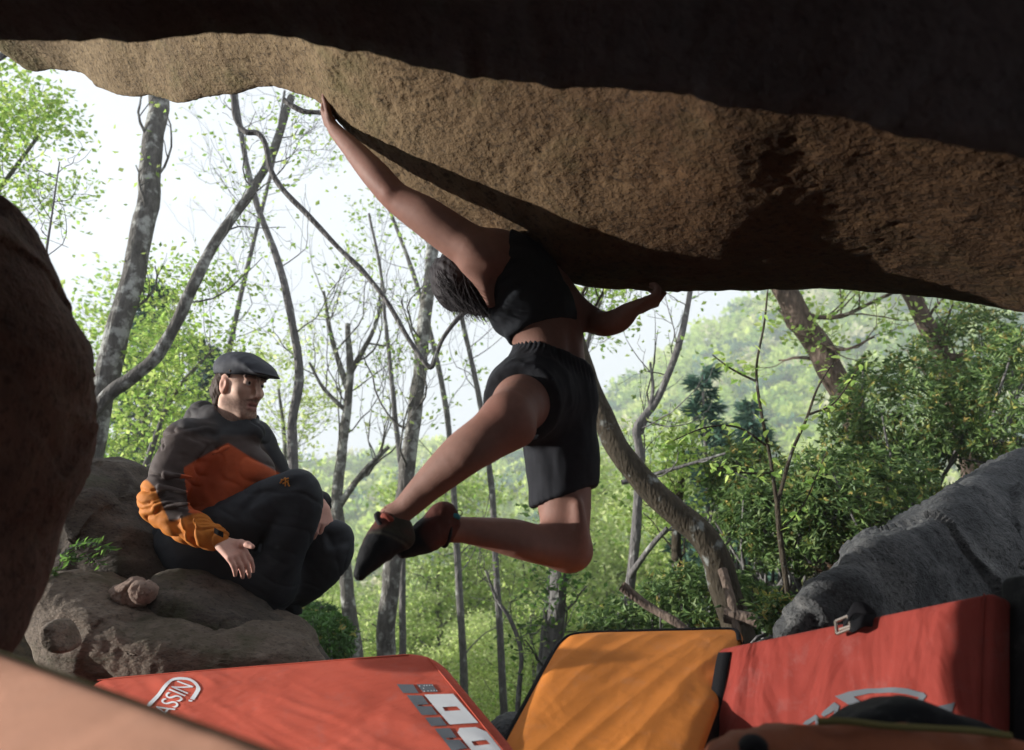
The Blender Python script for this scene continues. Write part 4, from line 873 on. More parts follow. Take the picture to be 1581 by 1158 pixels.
# buckle and strap end over the top edge
bu = p2.hit(1310, 968); bc = p2.at(bu[0], bu[1], 0.012); ex = nrm(p2.c[1]-p2.c[0]); ey = nrm(p2.c[0]-p2.c[3]); k = PXM(1.78)
def bar(S, a, b, r): S.tube(np.array([bc+ex*a[0]*k+ey*a[1]*k+p2.n*a[2], (bc+ex*(a[0]+b[0])/2*k+ey*(a[1]+b[1])/2*k+p2.n*(a[2]+b[2])/2), bc+ex*b[0]*k+ey*b[1]*k+p2.n*b[2]]), r, 8)
S = Soup()
for a, b in (((-16, 8), (2, 12)), ((2, 12), (9, -8)), ((9, -8), (-12, -12)), ((-12, -12), (-16, 8)), ((-9, -6), (8, -4))): bar(S, (*a, 0.006), (*b, 0.006), 0.0036)
V, F, C = S.out(); bo = part(T, 'buckle', V, F, M_buck)
q = np.array([bc+ex*x*k+ey*y*k+p2.n*h for x, y, h in ((-6, 2, 0.0), (4, 10, 0.008), (14, 20, 0.012), (28, 17, 0.004), (34, 9, -0.02), (28, -2, 0.01), (16, -8, 0.012), (6, -3, 0.006))]); q = spline(q, 40)
b_ = nrm(ey*0.4+p2.n*0.9)
S = Soup(); S.add(np.stack([q-ey*0.013+p2.n*0.002, q+ey*0.013+p2.n*0.002, q+ey*0.013-p2.n*0.0015, q-ey*0.013-p2.n*0.0015], 1).reshape(-1, 3), gridF(40, 4, cv=True)); V, F, C = S.out(); part(T, 'strap', V, F, M_webb)
# pale peach pad close to the lens
M_pe = m_fabric('faded_peach_cover', (0.62, 0.33, 0.23), fold=0.010, fscale=(3, 11, 11), frot=(0, 0, 0.65), worn=(0.48, 0.25, 0.18))
tl, tr_ = P(-200, 930, 1.16), P(600, 1208, 0.45); e_ = nrm(tr_-tl); n_ = np.array((-0.34, -0.36, 0.87)); n_ = nrm(n_-e_*(n_@e_)); f_ = np.cross(n_, e_); f_ = f_ if f_[2] < 0 else -f_
pp = Pad(tl, tr_, tr_+f_*0.6, tl+f_*0.6, 0.09, R=0.02, bulge=0.010, wr=0.004, seed=21, wdir=(0.6, 0.8), wf=14)
T = thing('crash_pad', 'faded peach crash pad close to the camera, in the lower corner', 'crash pad', P(100, 1500, 0.7)); pp.build(T, M_pe)
M_olive = m_plain('olive_piping', (0.10, 0.085, 0.025), 0.8)
pp.strip(T, 'piping', [(0.01, 0.008), (0.3, 0.006), (0.6, 0.006), (0.99, 0.008)], 0.005, M_olive, h=-0.008, tube=True)
# black panel added in place of shade, and the brown bag at the lower right
M_blk = m_fabric('black_nylon', (0.005, 0.0055, 0.007), fold=0.008)
pb = Pad(P(1543, 890, 1.62), P(1800, 850, 1.30), P(1800, 1300, 1.2), P(1540, 1300, 1.5), 0.12, R=0.02, wr=0.004, seed=5)
T = thing('crash_pad', 'black panel added for the dark shade beside the brick red crash pad', 'crash pad', P(1600, 1300, 1.45)); pb.build(T, M_blk)
M_brown = m_fabric('rust_brown_canvas', (0.19, 0.062, 0.03), fold=0.012, fscale=(9, 5, 5), var=0.2)
top = [(1095, 1180, 1.12), (1128, 1158, 1.12), (1150, 1140, 1.12), (1195, 1127, 1.12), (1250, 1120, 1.12), (1310, 1118, 1.12), (1380, 1122, 1.12), (1440, 1127, 1.12), (1520, 1136, 1.12), (1600, 1150, 1.12), (1700, 1180, 1.12)]
E = spline([P(*a) for a in top], 120); rows = []
for t, (dy, dz) in zip(np.linspace(0, 1, 9), ((0.0, 0.0), (-0.025, -0.012), (-0.06, -0.035), (-0.09, -0.07), (-0.11, -0.12), (-0.12, -0.18), (-0.12, -0.25), (-0.11, -0.3), (-0.1, -0.34))):
    r = E.copy(); r[:, 1] += dy; r[:, 2] += dz; rows.append(r)
for dy, dz in ((0.2, -0.34), (0.22, -0.2), (0.16, -0.06), (0.08, -0.012)):
    r = E.copy(); r[:, 1] += dy; r[:, 2] += dz; rows.append(r)
G = np.stack(rows, 1); V = G.reshape(-1, 3); F = gridF(120, G.shape[1], cv=True); Nn = vnormals(V, F); V = V+Nn*(0.010*fbm(V*9, 3)+0.006*ridged(V*np.array((22, 10, 10)), 2)*0.5)[:, None]
T = thing('bag', 'rust brown canvas bag with olive hem at the bottom edge of the picture', 'bag', P(1350, 1300, 1.1)); part(T, 'shell', V, F[:, ::-1], M_brown)
hp = spline([P(*a) for a in [(1262, 1114, 1.11), (1310, 1114, 1.10), (1370, 1121, 1.10), (1430, 1124, 1.10), (1500, 1128, 1.10), (1560, 1136, 1.11)]], 80)
S = Soup(); S.tube(hp, 0.0045, 8, 0.2); V, F, C = S.out(); part(T, 'hem', V, F, M_olive)
V, F = lump(O_([(1140, 1150), (1155, 1137), (1172, 1136), (1185, 1148), (1180, 1170), (1150, 1175)], 1.10), 0.02, 0.03, nu=40, nv=20, e=0.5, amp=0.04, seed=1, f=3); part(T, 'strap_loop', V, F, M_webb)
V, F = lump(O_([(1268, 1122), (1300, 1112), (1340, 1098), (1375, 1086), (1398, 1082), (1420, 1084), (1450, 1096), (1490, 1112), (1530, 1126), (1560, 1150), (1500, 1190), (1300, 1190)], 1.24), 0.04, 0.10, nu=100, nv=50, e=0.5, amp=0.12, seed=2, f=2)
solo('backpack', V, F, M_blk, 'black backpack top rising behind the rust brown bag', 'backpack')

# ---------------------------------------------------------------- bodies: blended distance fields turned into one continuous mesh
class Field:
    def __init__(s, lo, hi, h):
        s.lo = np.asarray(lo, float); s.h = h; s.n = np.ceil((np.asarray(hi)-s.lo)/h).astype(int)+1
        s.d = np.full(s.n, 0.5, np.float32); s.rs = 1.0        # rs: build of the person, scales every thickness
    def sub(s, lo, hi):
        a = np.clip(np.floor((lo-s.lo)/s.h).astype(int), 0, s.n-1); b = np.clip(np.ceil((hi-s.lo)/s.h).astype(int)+1, 1, s.n)
        sl = tuple(slice(x, y) for x, y in zip(a, b))
        g = np.meshgrid(*[(np.arange(x, y)*s.h+o).astype(np.float32) for x, y, o in zip(a, b, s.lo)], indexing='ij', copy=False)
        return sl, g
    def put(s, sl, d, k, op):
        e = s.d[sl]
        if op == 'add':
            hh = np.maximum(k-np.abs(e-d), 0)/k; s.d[sl] = np.minimum(e, d)-hh*hh*k*0.25
        else:
            d = -d; hh = np.maximum(k-np.abs(e-d), 0)/k; s.d[sl] = np.maximum(e, d)+hh*hh*k*0.25
    def cone(s, a, b, ra, rb, k=0.02, flat=None, op='add'):
        """tapered limb from a to b; flat=(direction, factor) squashes the section"""
        ra *= s.rs; rb *= s.rs; a = np.asarray(a, float); b = np.asarray(b, float); m = max(ra, rb)*(1.0 if flat is None else max(1, flat[1]))+k+3*s.h
        sl, g = s.sub(np.minimum(a, b)-m, np.maximum(a, b)+m)
        if g[0].size == 0: return
        ba = b-a; L = max(float(ba@ba), 1e-9)
        q = [g[i]-a[i] for i in range(3)]; t = np.clip((q[0]*ba[0]+q[1]*ba[1]+q[2]*ba[2])/L, 0, 1)
        q = [q[i]-t*ba[i] for i in range(3)]; sc = 1.0
        if flat is not None:
            n = nrm(flat[0]); w = (q[0]*n[0]+q[1]*n[1]+q[2]*n[2])*(1/flat[1]-1); q = [q[i]+w*n[i] for i in range(3)]; sc = min(1, flat[1])
        s.put(sl, ((np.sqrt(q[0]**2+q[1]**2+q[2]**2)-(ra+(rb-ra)*t))*sc).astype(np.float32), k, op)
    def chain(s, pts, rads, k=0.02, flat=None, op='add'):
        for i in range(len(pts)-1): s.cone(pts[i], pts[i+1], rads[i], rads[i+1], k, flat, op)
    def limb(s, pts, rads, k=0.02, n=14, flat=None):
        """smooth limb: one swept shape along a spline with interpolated radii"""
        q = spline(np.column_stack([np.asarray(pts, float), rads]), n); c = q[:, :3]; r = q[:, 3]*s.rs; m = r.max()+k+3*s.h
        sl, g = s.sub(c.min(0)-m, c.max(0)+m); best = None
        for i in range(n-1):
            a, b = c[i], c[i+1]; ba = b-a; L = max(float(ba@ba), 1e-9); w = [g[j]-a[j] for j in range(3)]
            t = np.clip((w[0]*ba[0]+w[1]*ba[1]+w[2]*ba[2])/L, 0, 1); w = [w[j]-t*ba[j] for j in range(3)]
            d = np.sqrt(w[0]**2+w[1]**2+w[2]**2)-(r[i]+(r[i+1]-r[i])*t); best = d if best is None else np.minimum(best, d)
        s.put(sl, best.astype(np.float32), k, 'add')
    def ell(s, c, r, axes=None, k=0.02, op='add'):
        c = np.asarray(c, float); r = np.asarray(r, float)*s.rs; m = r.max()+k+3*s.h; sl, g = s.sub(c-m, c+m)
        if g[0].size == 0: return
        q = [g[i]-c[i] for i in range(3)]
        if axes is not None: q = [q[0]*ax[0]+q[1]*ax[1]+q[2]*ax[2] for ax in np.asarray(axes, float)]
        l = np.sqrt((q[0]/r[0])**2+(q[1]/r[1])**2+(q[2]/r[2])**2)
        l2 = np.sqrt((q[0]/r[0]**2)**2+(q[1]/r[1]**2)**2+(q[2]/r[2]**2)**2)
        s.put(sl, (l*(l-1)/np.maximum(l2, 1e-6)).astype(np.float32), k, op)
    def cut(s, p, n, k=0.006):
        """keep the side of the plane that n points away from"""
        n = nrm(n); g = np.meshgrid(*[(np.arange(x)*s.h+o).astype(np.float32) for x, o in zip(s.n, s.lo)], indexing='ij', copy=False)
        d = (g[0]-p[0])*n[0]+(g[1]-p[1])*n[1]+(g[2]-p[2])*n[2]; e = s.d
        hh = np.maximum(k-np.abs(e-d), 0)/k; s.d = np.maximum(e, d)+hh*hh*k*0.25
    def mesh(s, smooth=1):
        d = s.d; d = np.pad(d, 1, constant_values=0.5); lo = s.lo-s.h; ins = d < 0
        cnt = np.zeros(tuple(x-1 for x in d.shape), np.int8)
        for i in (0, 1):
            for j in (0, 1):
                for k in (0, 1): cnt += ins[i:d.shape[0]-1+i, j:d.shape[1]-1+j, k:d.shape[2]-1+k]
        act = (cnt > 0) & (cnt < 8); idx = np.argwhere(act); ids = np.full(cnt.shape, -1, np.int32); ids[act] = np.arange(len(idx))
        acc = np.zeros((len(idx), 3)); c = np.zeros(len(idx))
        corner = lambda o: d[idx[:, 0]+o[0], idx[:, 1]+o[1], idx[:, 2]+o[2]]
        for ax in range(3):
            for i in (0, 1):
                for j in (0, 1):
                    o0 = [0, 0, 0]; o0[(ax+1) % 3] = i; o0[(ax+2) % 3] = j; o1 = list(o0); o1[ax] = 1
                    a, b = corner(o0), corner(o1); m = (a < 0) != (b < 0); t = np.where(m, a/np.where(m, a-b, 1), 0)
                    p = np.tile(np.array(o0, float), (len(idx), 1)); p[:, ax] += t; acc += p*m[:, None]; c += m
        V = lo+(idx+acc/np.maximum(c, 1)[:, None])*s.h
        Fs = []
        for ax in range(3):
            u, v = (ax+1) % 3, (ax+2) % 3
            sl0 = [slice(1, -1)]*3; sl0[ax] = slice(0, -1); sl1 = list(sl0); sl1[ax] = slice(1, None)
            a = ins[tuple(sl0)]; b = ins[tuple(sl1)]; e = np.argwhere(a != b)
            if not len(e): continue
            sg = a[e[:, 0], e[:, 1], e[:, 2]]; base = e.copy(); base[:, u] += 1; base[:, v] += 1
            def cell(du, dv):
                q = base.copy(); q[:, u] += du; q[:, v] += dv; return ids[q[:, 0], q[:, 1], q[:, 2]]
            quad = np.stack([cell(-1, -1), cell(0, -1), cell(0, 0), cell(-1, 0)], 1)
            Fs.append(np.where(sg[:, None], quad, quad[:, ::-1]))
        F = np.vstack(Fs)
        for _ in range(smooth):
            S_ = np.zeros_like(V); n_ = np.zeros(len(V))
            for k in range(4):
                a, b = F[:, k], F[:, (k+1) % 4]
                np.add.at(S_, a, V[b]); np.add.at(n_, a, 1); np.add.at(S_, b, V[a]); np.add.at(n_, b, 1)
            V = V*0.5+0.5*S_/np.maximum(n_, 1)[:, None]
        return V, F
def hand(B, wrist, dirv, palmn, size=1.0, curl=(0.25, 0.35, 0.3), thumb=1, spreadf=0.12, k=0.006, tdir=None, fr=1.0):
    """palm, four unequal jointed fingers and a thumb; palmn is the way the palm faces"""
    sz = size; size = size*B.rs; frs = B.rs; B.rs = 1.0
    d = nrm(dirv); n = nrm(np.asarray(palmn)-d*np.dot(palmn, d)); b = np.cross(d, n)*thumb
    pl = 0.095*size; w0 = np.asarray(wrist, float)
    B.cone(w0, w0+d*0.03*size, 0.021*size, 0.024*size, 0.012, (n, 0.72))
    for j, off in enumerate((-0.030, -0.010, 0.010, 0.030)):
        B.cone(w0+d*0.025*size+b*off*0.6*size, w0+d*pl*(1.0-0.04*abs(j-1.4))+b*off*size, 0.013*size, 0.0115*size, 0.012)
    for j, (off, L) in enumerate(((0.031, 0.074), (0.0105, 0.082), (-0.0105, 0.076), (-0.031, 0.060))):
        p = w0+d*pl*(1.0-0.03*abs(j-1))*1.0+b*off*size; f = nrm(d+b*(off/0.03)*spreadf); a = 0.0
        for q, (seg, c) in enumerate(zip((0.45, 0.30, 0.25), curl)):
            a += c; e = p+(f*math.cos(a)+n*math.sin(a))*L*seg*size
            B.cone(p, e, (0.0098-0.0010*q)*size*fr, (0.0092-0.0012*q)*size*fr, k); p = e
    t0 = w0+d*0.035*size+b*0.026*size; td = nrm(d*0.75+b*0.75+n*0.25) if tdir is None else nrm(tdir)
    t1 = t0+td*0.042*size; t2 = t1+nrm(td+d*0.35)*0.032*size; t3 = t2+nrm(td+d*0.5+n*0.2)*0.024*size
    B.chain([t0, t1, t2, t3], [0.0135*size, 0.0115*size, 0.0102*size, 0.0085*size], 0.008); B.rs = frs

M_skin = m_attr('skin', 0.62, [('n', 220, 0.001, 0.5)], 0.22, 0.10, (45, 0.09))
M_hair = m_attr('hair', 0.6, [('n', 120, 0.004, 0.6)], 0.12, tint=(90, 0.35), scale=(1, 1, 0.15))
M_cloth = m_attr('outdoor_cloth', 0.72, [('n', 6, 0.008, 0.7), ('n', 400, 0.001, 0.5)], 0.25, tint=(40, 0.08), scale=(1, 1, 1.5))
M_knit = m_attr('dark_stretch_cloth', 0.85, [('n', 300, 0.001, 0.5)], 0.15, tint=(60, 0.15))
M_shoe = m_attr('shoe_leather', 0.7, [('n', 90, 0.003, 0.5)], 0.12, tint=(30, 0.2))
M_eye = m_plain('eye', (0.55, 0.53, 0.5), 0.2, spec=0.5, var=0.02)
M_iris = m_plain('iris', (0.02, 0.014, 0.01), 0.2, spec=0.5)

# ================================================================ the climber
def climber():
    RS = 0.87; C = lambda px, py, d: P(px, py, d*RS)        # a slight, small-built person
    # joints
    shL = C(744, 394, 2.29); elL = C(612, 305, 2.29); wrL = C(518, 202, 2.40); haL = C(503, 182, 2.43)
    shR = C(838, 418, 2.48); elR = C(934, 500, 2.40); wrR = C(976, 477, 2.33)
    chest = C(800, 428, 2.42); ribs = C(828, 478, 2.41); waist = C(848, 530, 2.41); pelv = C(858, 590, 2.42)
    neck = C(764, 412, 2.42); headc = C(712, 437, 2.44)
    hipL = C(824, 606, 2.38); knL = C(772, 648, 2.04); anL = C(606, 800, 2.10)
    hipR = C(864, 620, 2.42); knR = C(880, 842, 2.36); anR = C(694, 816, 2.20)
    lo = np.array((-0.62, 1.93, 0.0)); hi = np.array((0.52, 2.66, 1.85)); pts = np.array([shL, wrL, wrR, anL, knR, headc, pelv])
    lo = pts.min(0)-np.array((0.16, 0.17, 0.16)); hi = pts.max(0)+np.array((0.16, 0.17, 0.18))
    B = Field(lo, hi, 0.005); B.rs = RS
    # left arm
    dl = C(715, 366, 2.29)
    B.limb([shL, C(700, 364, 2.28), C(655, 334, 2.28), elL, C(582, 272, 2.31), C(550, 236, 2.35), wrL], [0.066, 0.063, 0.056, 0.046, 0.044, 0.035, 0.0235], 0.03, 26)
    hand(B, wrL, haL-wrL, np.array((0.75, 0.25, 0.6)), 0.92, (0.5, 0.9, 0.6), thumb=-1)
    # right arm
    B.limb([shR, C(882, 470, 2.46), C(915, 494, 2.45), elR, C(954, 495, 2.38), C(967, 485, 2.35), wrR], [0.058, 0.046, 0.041, 0.039, 0.038, 0.032, 0.023], 0.025, 24)
    hand(B, wrR, C(1012, 463, 2.33)-wrR, np.array((-0.1, 0.35, 1.0)), 0.88, (0.9, 0.9, 0.7), thumb=-1, tdir=C(1006, 456, 2.30)-wrR)
    # torso
    sd = nrm(shR-shL)
    up = nrm(chest-waist); bk = nrm(np.cross(sd, up))
    B.chain([chest, ribs, waist, pelv], [0.105, 0.105, 0.092, 0.115], 0.05, (bk, 0.86))
    B.cone(shL+sd*0.05, shR-sd*0.05, 0.068, 0.062, 0.06)
    B.cone(C(768, 398, 2.36), C(800, 470, 2.38), 0.075, 0.085, 0.05)          # latissimus
    B.cone(C(742, 412, 2.285), C(758, 468, 2.30), 0.022, 0.016, 0.022)         # shoulder blade edge
    B.cone(C(728, 408, 2.275), C(752, 440, 2.29), 0.03, 0.02, 0.03)
    B.cone(C(766, 440, 2.272), C(768, 470, 2.29), 0.016, 0.010, 0.02, op='sub')
    B.cone(C(776, 378, 2.45), C(800, 392, 2.47), 0.05, 0.05, 0.04)             # far shoulder
    B.chain([C(790, 412, 2.42), neck, headc], [0.055, 0.048, 0.05], 0.03)
    B.ell(headc, (0.075, 0.095, 0.085), None, 0.03)
    B.cone(C(884, 520, 2.335), C(884, 560, 2.345), 0.008, 0.008, 0.03, op='sub')  # spine furrow
    # legs
    B.limb([hipL, C(806, 622, 2.24), C(786, 640, 2.10)], [0.096, 0.085, 0.060], 0.03, 8)
    B.limb([C(780, 650, 2.07), C(742, 676, 2.055), C(708, 704, 2.06), C(662, 748, 2.08), C(624, 786, 2.095), anL], [0.056, 0.054, 0.053, 0.043, 0.033, 0.031], 0.05, 24)
    B.cone(C(800, 664, 2.10), C(752, 686, 2.075), 0.044, 0.046, 0.03)
    B.limb([hipR, C(868, 720, 2.41), C(872, 790, 2.39), C(876, 838, 2.37)], [0.100, 0.088, 0.077, 0.058], 0.04, 14)
    B.ell(C(886, 856, 2.37), (0.043, 0.048, 0.036), None, 0.05)
    B.limb([C(872, 848, 2.35), C(836, 842, 2.315), C(792, 830, 2.28), C(740, 821, 2.24), anR], [0.050, 0.053, 0.052, 0.040, 0.032], 0.05, 20)
    B.limb([C(776, 664, 2.05), C(728, 706, 2.03), C(676, 744, 2.06)], [0.018, 0.028, 0.010], 0.04, 8)     # calf belly
    B.limb([C(848, 852, 2.29), C(806, 842, 2.24), C(752, 828, 2.22)], [0.014, 0.026, 0.008], 0.04, 8)
    B.limb([C(694, 352, 2.25), C(660, 326, 2.25), C(628, 308, 2.27)], [0.016, 0.024, 0.008], 0.04, 8)     # upper arm
    B.limb([C(600, 296, 2.26), C(575, 268, 2.29), C(545, 236, 2.34)], [0.012, 0.018, 0.006], 0.03, 8)
    B.limb([C(756, 402, 2.24), C(728, 384, 2.235), C(706, 370, 2.25)], [0.018, 0.022, 0.010], 0.04, 8)    # rear deltoid
    B.limb([C(893, 780, 2.31), C(896, 820, 2.31), C(892, 846, 2.32)], [0.012, 0.018, 0.010], 0.03, 8)
    fL = C(560, 876, 2.02); fR = C(624, 850, 2.10)
    B.cone(anL, C(592, 828, 2.08), 0.031, 0.026, 0.02); B.cone(C(592, 828, 2.08), C(574, 856, 2.05), 0.026, 0.018, 0.02)
    B.cone(anR, C(668, 826, 2.16), 0.032, 0.026, 0.02); B.cone(C(668, 826, 2.16), C(640, 842, 2.13), 0.026, 0.016, 0.02)
    V, F = B.mesh(2)
    T = thing('person', 'climber in black crop top and shorts swinging from the overhang, back to the camera', 'person', C(800, 900, 2.3))
    col = np.tile(np.array((0.205, 0.107, 0.082)), (len(V), 1))
    nz = fbm(V*14, 3)[:, None]; col = col*(1+0.06*nz)
    dk = np.min([np.linalg.norm(V-p, axis=1) for p in (knR, knL, elL, elR)], 0); red = np.exp(-(dk/0.06)**2)[:, None]
    col = col*(1-red*np.array((0.0, 0.14, 0.16)))
    part(T, 'body', V, F, M_skin, cols=col)
    # crop top
    A = Field(lo, hi, 0.005); A.rs = RS
    A.chain([chest, ribs, waist], [0.116, 0.115, 0.1], 0.05, (bk, 0.89))
    A.cone(shL+sd*0.05, shR-sd*0.05, 0.076, 0.068, 0.06); A.cone(C(768, 398, 2.36), C(800, 470, 2.38), 0.087, 0.096, 0.05)
    A.cone(C(790, 392, 2.47), C(806, 398, 2.47), 0.05, 0.05, 0.04)
    v0 = C(779, 386, 2.2); v1 = C(757, 466, 2.2); v2 = C(779, 386, 2.7); n = np.cross(v1-v0, v2-v0); n = n if n[0] < 0 else -n
    A.cut(v0, n); cutn = n
    h0 = C(786, 516, 2.3); h1 = C(838, 494, 2.28); h2 = C(896, 522, 2.4); n = np.cross(h1-h0, h2-h0); n = nrm(C(835, 505, 2.35)-C(818, 455, 2.37))
    A.cut(C(836, 500, 2.32), n+np.array((0.02, 0.0, 0)))
    V, F = A.mesh(2); Nn = vnormals(V, F)
    ax = nrm(waist-chest); tt = (V-chest)@ax
    px, py = unP(V)
    fold = np.sin(tt*150+6*fbm(V*6, 2))*sstep(830, 775, px)*sstep(0.004, 0.025, -((V-v0)@nrm(cutn)))
    V = V+Nn*((0.0028*fold+0.002*fbm(V*30, 2))*sstep(0.002, 0.02, -((V-v0)@nrm(cutn))))[:, None]
    part(T, 'crop_top', V, F, M_knit, cols=np.tile((0.014, 0.016, 0.02), (len(V), 1)))
    # shorts
    H = Field(lo, hi, 0.005); H.rs = RS
    H.chain([C(846, 540, 2.41), C(848, 575, 2.42), C(848, 610, 2.42)], [0.104, 0.114, 0.124], 0.04, (bk, 0.95))
    H.chain([C(862, 620, 2.42), C(866, 700, 2.42), C(872, 800, 2.41)], [0.112, 0.098, 0.102], 0.05)
    H.chain([C(832, 602, 2.42), C(820, 612, 2.33), C(800, 626, 2.2)], [0.118, 0.113, 0.110], 0.05)
    hem0 = C(824, 779, 2.3); hem1 = C(926, 746, 2.36); hem2 = C(880, 766, 2.6); n = np.cross(hem1-hem0, hem2-hem0); n = n if n[2] < 0 else -n
    m0 = nrm(C(790, 632, 2.10)-C(822, 610, 2.34))
    V, F = None, None
    # cut the hems: right leg by its plane below the crotch, left leg across the thigh
    g = np.meshgrid(*[(np.arange(x)*H.h+o).astype(np.float32) for x, o in zip(H.n, H.lo)], indexing='ij', copy=False)
    n = nrm(n); dR = (g[0]-hem0[0])*n[0]+(g[1]-hem0[1])*n[1]+(g[2]-hem0[2])*n[2]
    pL = C(806, 622, 2.23); dL = (g[0]-pL[0])*m0[0]+(g[1]-pL[1])*m0[1]+(g[2]-pL[2])*m0[2]
    wp = C(848, 540, 2.41); wdir = np.array((0.40, -0.05, 0.9)); dW = (g[0]-wp[0])*wdir[0]+(g[1]-wp[1])*wdir[1]+(g[2]-wp[2])*wdir[2]
    H.d = np.maximum(np.maximum(np.maximum(H.d, dR), dL), dW)
    V, F = H.mesh(2); Nn = vnormals(V, F)
    q = V*np.array((9, 9, 3.5)); V = V+Nn*(0.006*ridged(q, 2)*0.6+0.004*fbm(V*np.array((16, 16, 8)), 3))[:, None]
    wz = np.exp(-(((V-wp)@nrm(wdir)+0.018)/0.018)**2); V = V+Nn*(0.0025*wz*np.sin(np.arctan2(V[:, 1]-wp[1], V[:, 0]-wp[0])*46))[:, None]
    part(T, 'shorts', V, F, M_knit, cols=np.tile((0.016, 0.017, 0.021), (len(V), 1)))
    # hair: short bob falling towards the ground
    R = Field(lo, hi, 0.0045); R.rs = RS
    R.ell(headc+np.array((-0.004, -0.004, 0.006)), (0.083, 0.100, 0.093), None, 0.03)
    R.cone(C(690, 424, 2.42), C(700, 455, 2.41), 0.05, 0.045, 0.03); R.cone(C(712, 440, 2.38), C(735, 470, 2.38), 0.045, 0.028, 0.03); R.cone(C(735, 470, 2.38), C(752, 484, 2.38), 0.025, 0.012, 0.02)
    V, F = R.mesh(1); Nn = vnormals(V, F); dv = nrm(C(750, 486, 2.38)-C(680, 410, 2.40)); pr = V-np.outer(V@dv, dv)
    V = V+Nn*(0.004*perlin(pr*95)+0.003*perlin(pr*45))[:, None]
    hr = part(T, 'hair', V, F, M_hair, cols=np.tile((0.028, 0.024, 0.026), (len(V), 1)))
    S = Soup(); rng = np.random.default_rng(8)
    for i in range(420):
        a = C(672+60*rng.random(), 412+52*rng.random(), 2.34+0.1*rng.random()); t = rng.random()
        b = C(688+66*t+rng.normal()*5, 472+14*t+rng.normal()*5, 2.36+0.05*rng.normal()); mth = (a+b)/2+np.array((-0.006, -0.02, 0.0))
        S.tube(spline([a, mth, b+np.array((0.008, 0, -0.025))*rng.random()**2], 7), np.linspace(0.0011, 0.0004, 7), 4)
    V, F, K = S.out(); h2_ = part(T, 'loose_strands', V, F, M_hair, cols=K*np.array((0.03, 0.026, 0.028)))
    # climbing shoes
    def shoe(an, mid, toe, heel, nm, lab):
        X = Field(np.min([an, mid, toe, heel], 0)-0.09, np.max([an, mid, toe, heel], 0)+0.09, 0.004); X.rs = RS
        X.limb([heel, mid*0.6+heel*0.4, mid*0.7+toe*0.3, toe], [0.032, 0.038, 0.037, 0.018], 0.02, 12); X.cone(an, mid, 0.037, 0.037, 0.025); X.cone(heel, heel*0.6+an*0.4, 0.034, 0.034, 0.02)
        ax_ = nrm(an-mid); X.cut(an+ax_*0.016, ax_)
        V, F = X.mesh(2); Nn = vnormals(V, F); V = V+Nn*(0.0015*fbm(V*40, 2))[:, None]
        t = (V-mid)@nrm(toe-heel); c = np.tile((0.007, 0.0075, 0.009), (len(V), 1)); up_ = (V-mid)@nrm(an-(heel+toe)/2); ln = np.exp(-((up_-0.008)/0.0035)**2)[:, None]; c = c*(1-ln)+ln*np.array((0.05, 0.045, 0.035)); uw = sstep(0.012, 0.018, up_)[:, None]*0.8; c = c*(1-uw)+uw*np.array((0.035, 0.033, 0.022)); w = sstep(0.35, 0.75, fbm(V*11+2, 2)+0.35)[:, None]*sstep(0.05, 0.0, t)[:, None]*0.8
        c = c*(1-w)+w*np.array((0.09, 0.026, 0.02)); return part(T, nm, V, F, M_shoe, cols=c, label=lab)
    sL = shoe(anL, C(588, 838, 2.07), C(556, 886, 2.02), C(618, 828, 2.10), 'climbing_shoe', 'dark climbing shoe on the swinging leg')
    sR = shoe(anR, C(662, 826, 2.16), C(622, 852, 2.12), C(684, 796, 2.18), 'climbing_shoe', 'dark climbing shoe on the bent-back leg')
    def loop(parent, nm, c, axis, r, rr, colr):
        S = Soup(); a = nrm(np.cross(axis, (0.2, 0.5, 0.8))); b = np.cross(nrm(axis), a); th = np.linspace(0, 2*math.pi, 33)
        S.tube(c+a*r*RS*np.cos(th)[:, None]+b*r*RS*np.sin(th)[:, None], rr, 6); V, F, K = S.out(); part(parent, nm, V, F, M_shoe, cols=K*np.array(colr))
    loop(sR, 'ankle_strap', C(688, 820, 2.19), anR-C(760, 823, 2.25), 0.041, 0.0045, (0.012, 0.012, 0.014))
    loop(sR, 'pull_tab', C(702, 797, 2.17), (0.3, 0.2, 1), 0.010, 0.006, (0.03, 0.22, 0.27)); loop(sR, 'cord_loop', C(709, 792, 2.17), (0.1, 1, 0.2), 0.008, 0.0012, (0.012, 0.012, 0.014))
    loop(sL, 'ankle_strap', C(600, 812, 2.095), anL-C(660, 746, 2.075), 0.043, 0.006, (0.014, 0.012, 0.014)); loop(sL, 'pull_tab', C(598, 800, 2.06), (0.5, 0.4, 1), 0.012, 0.006, (0.20, 0.05, 0.035))
climber()

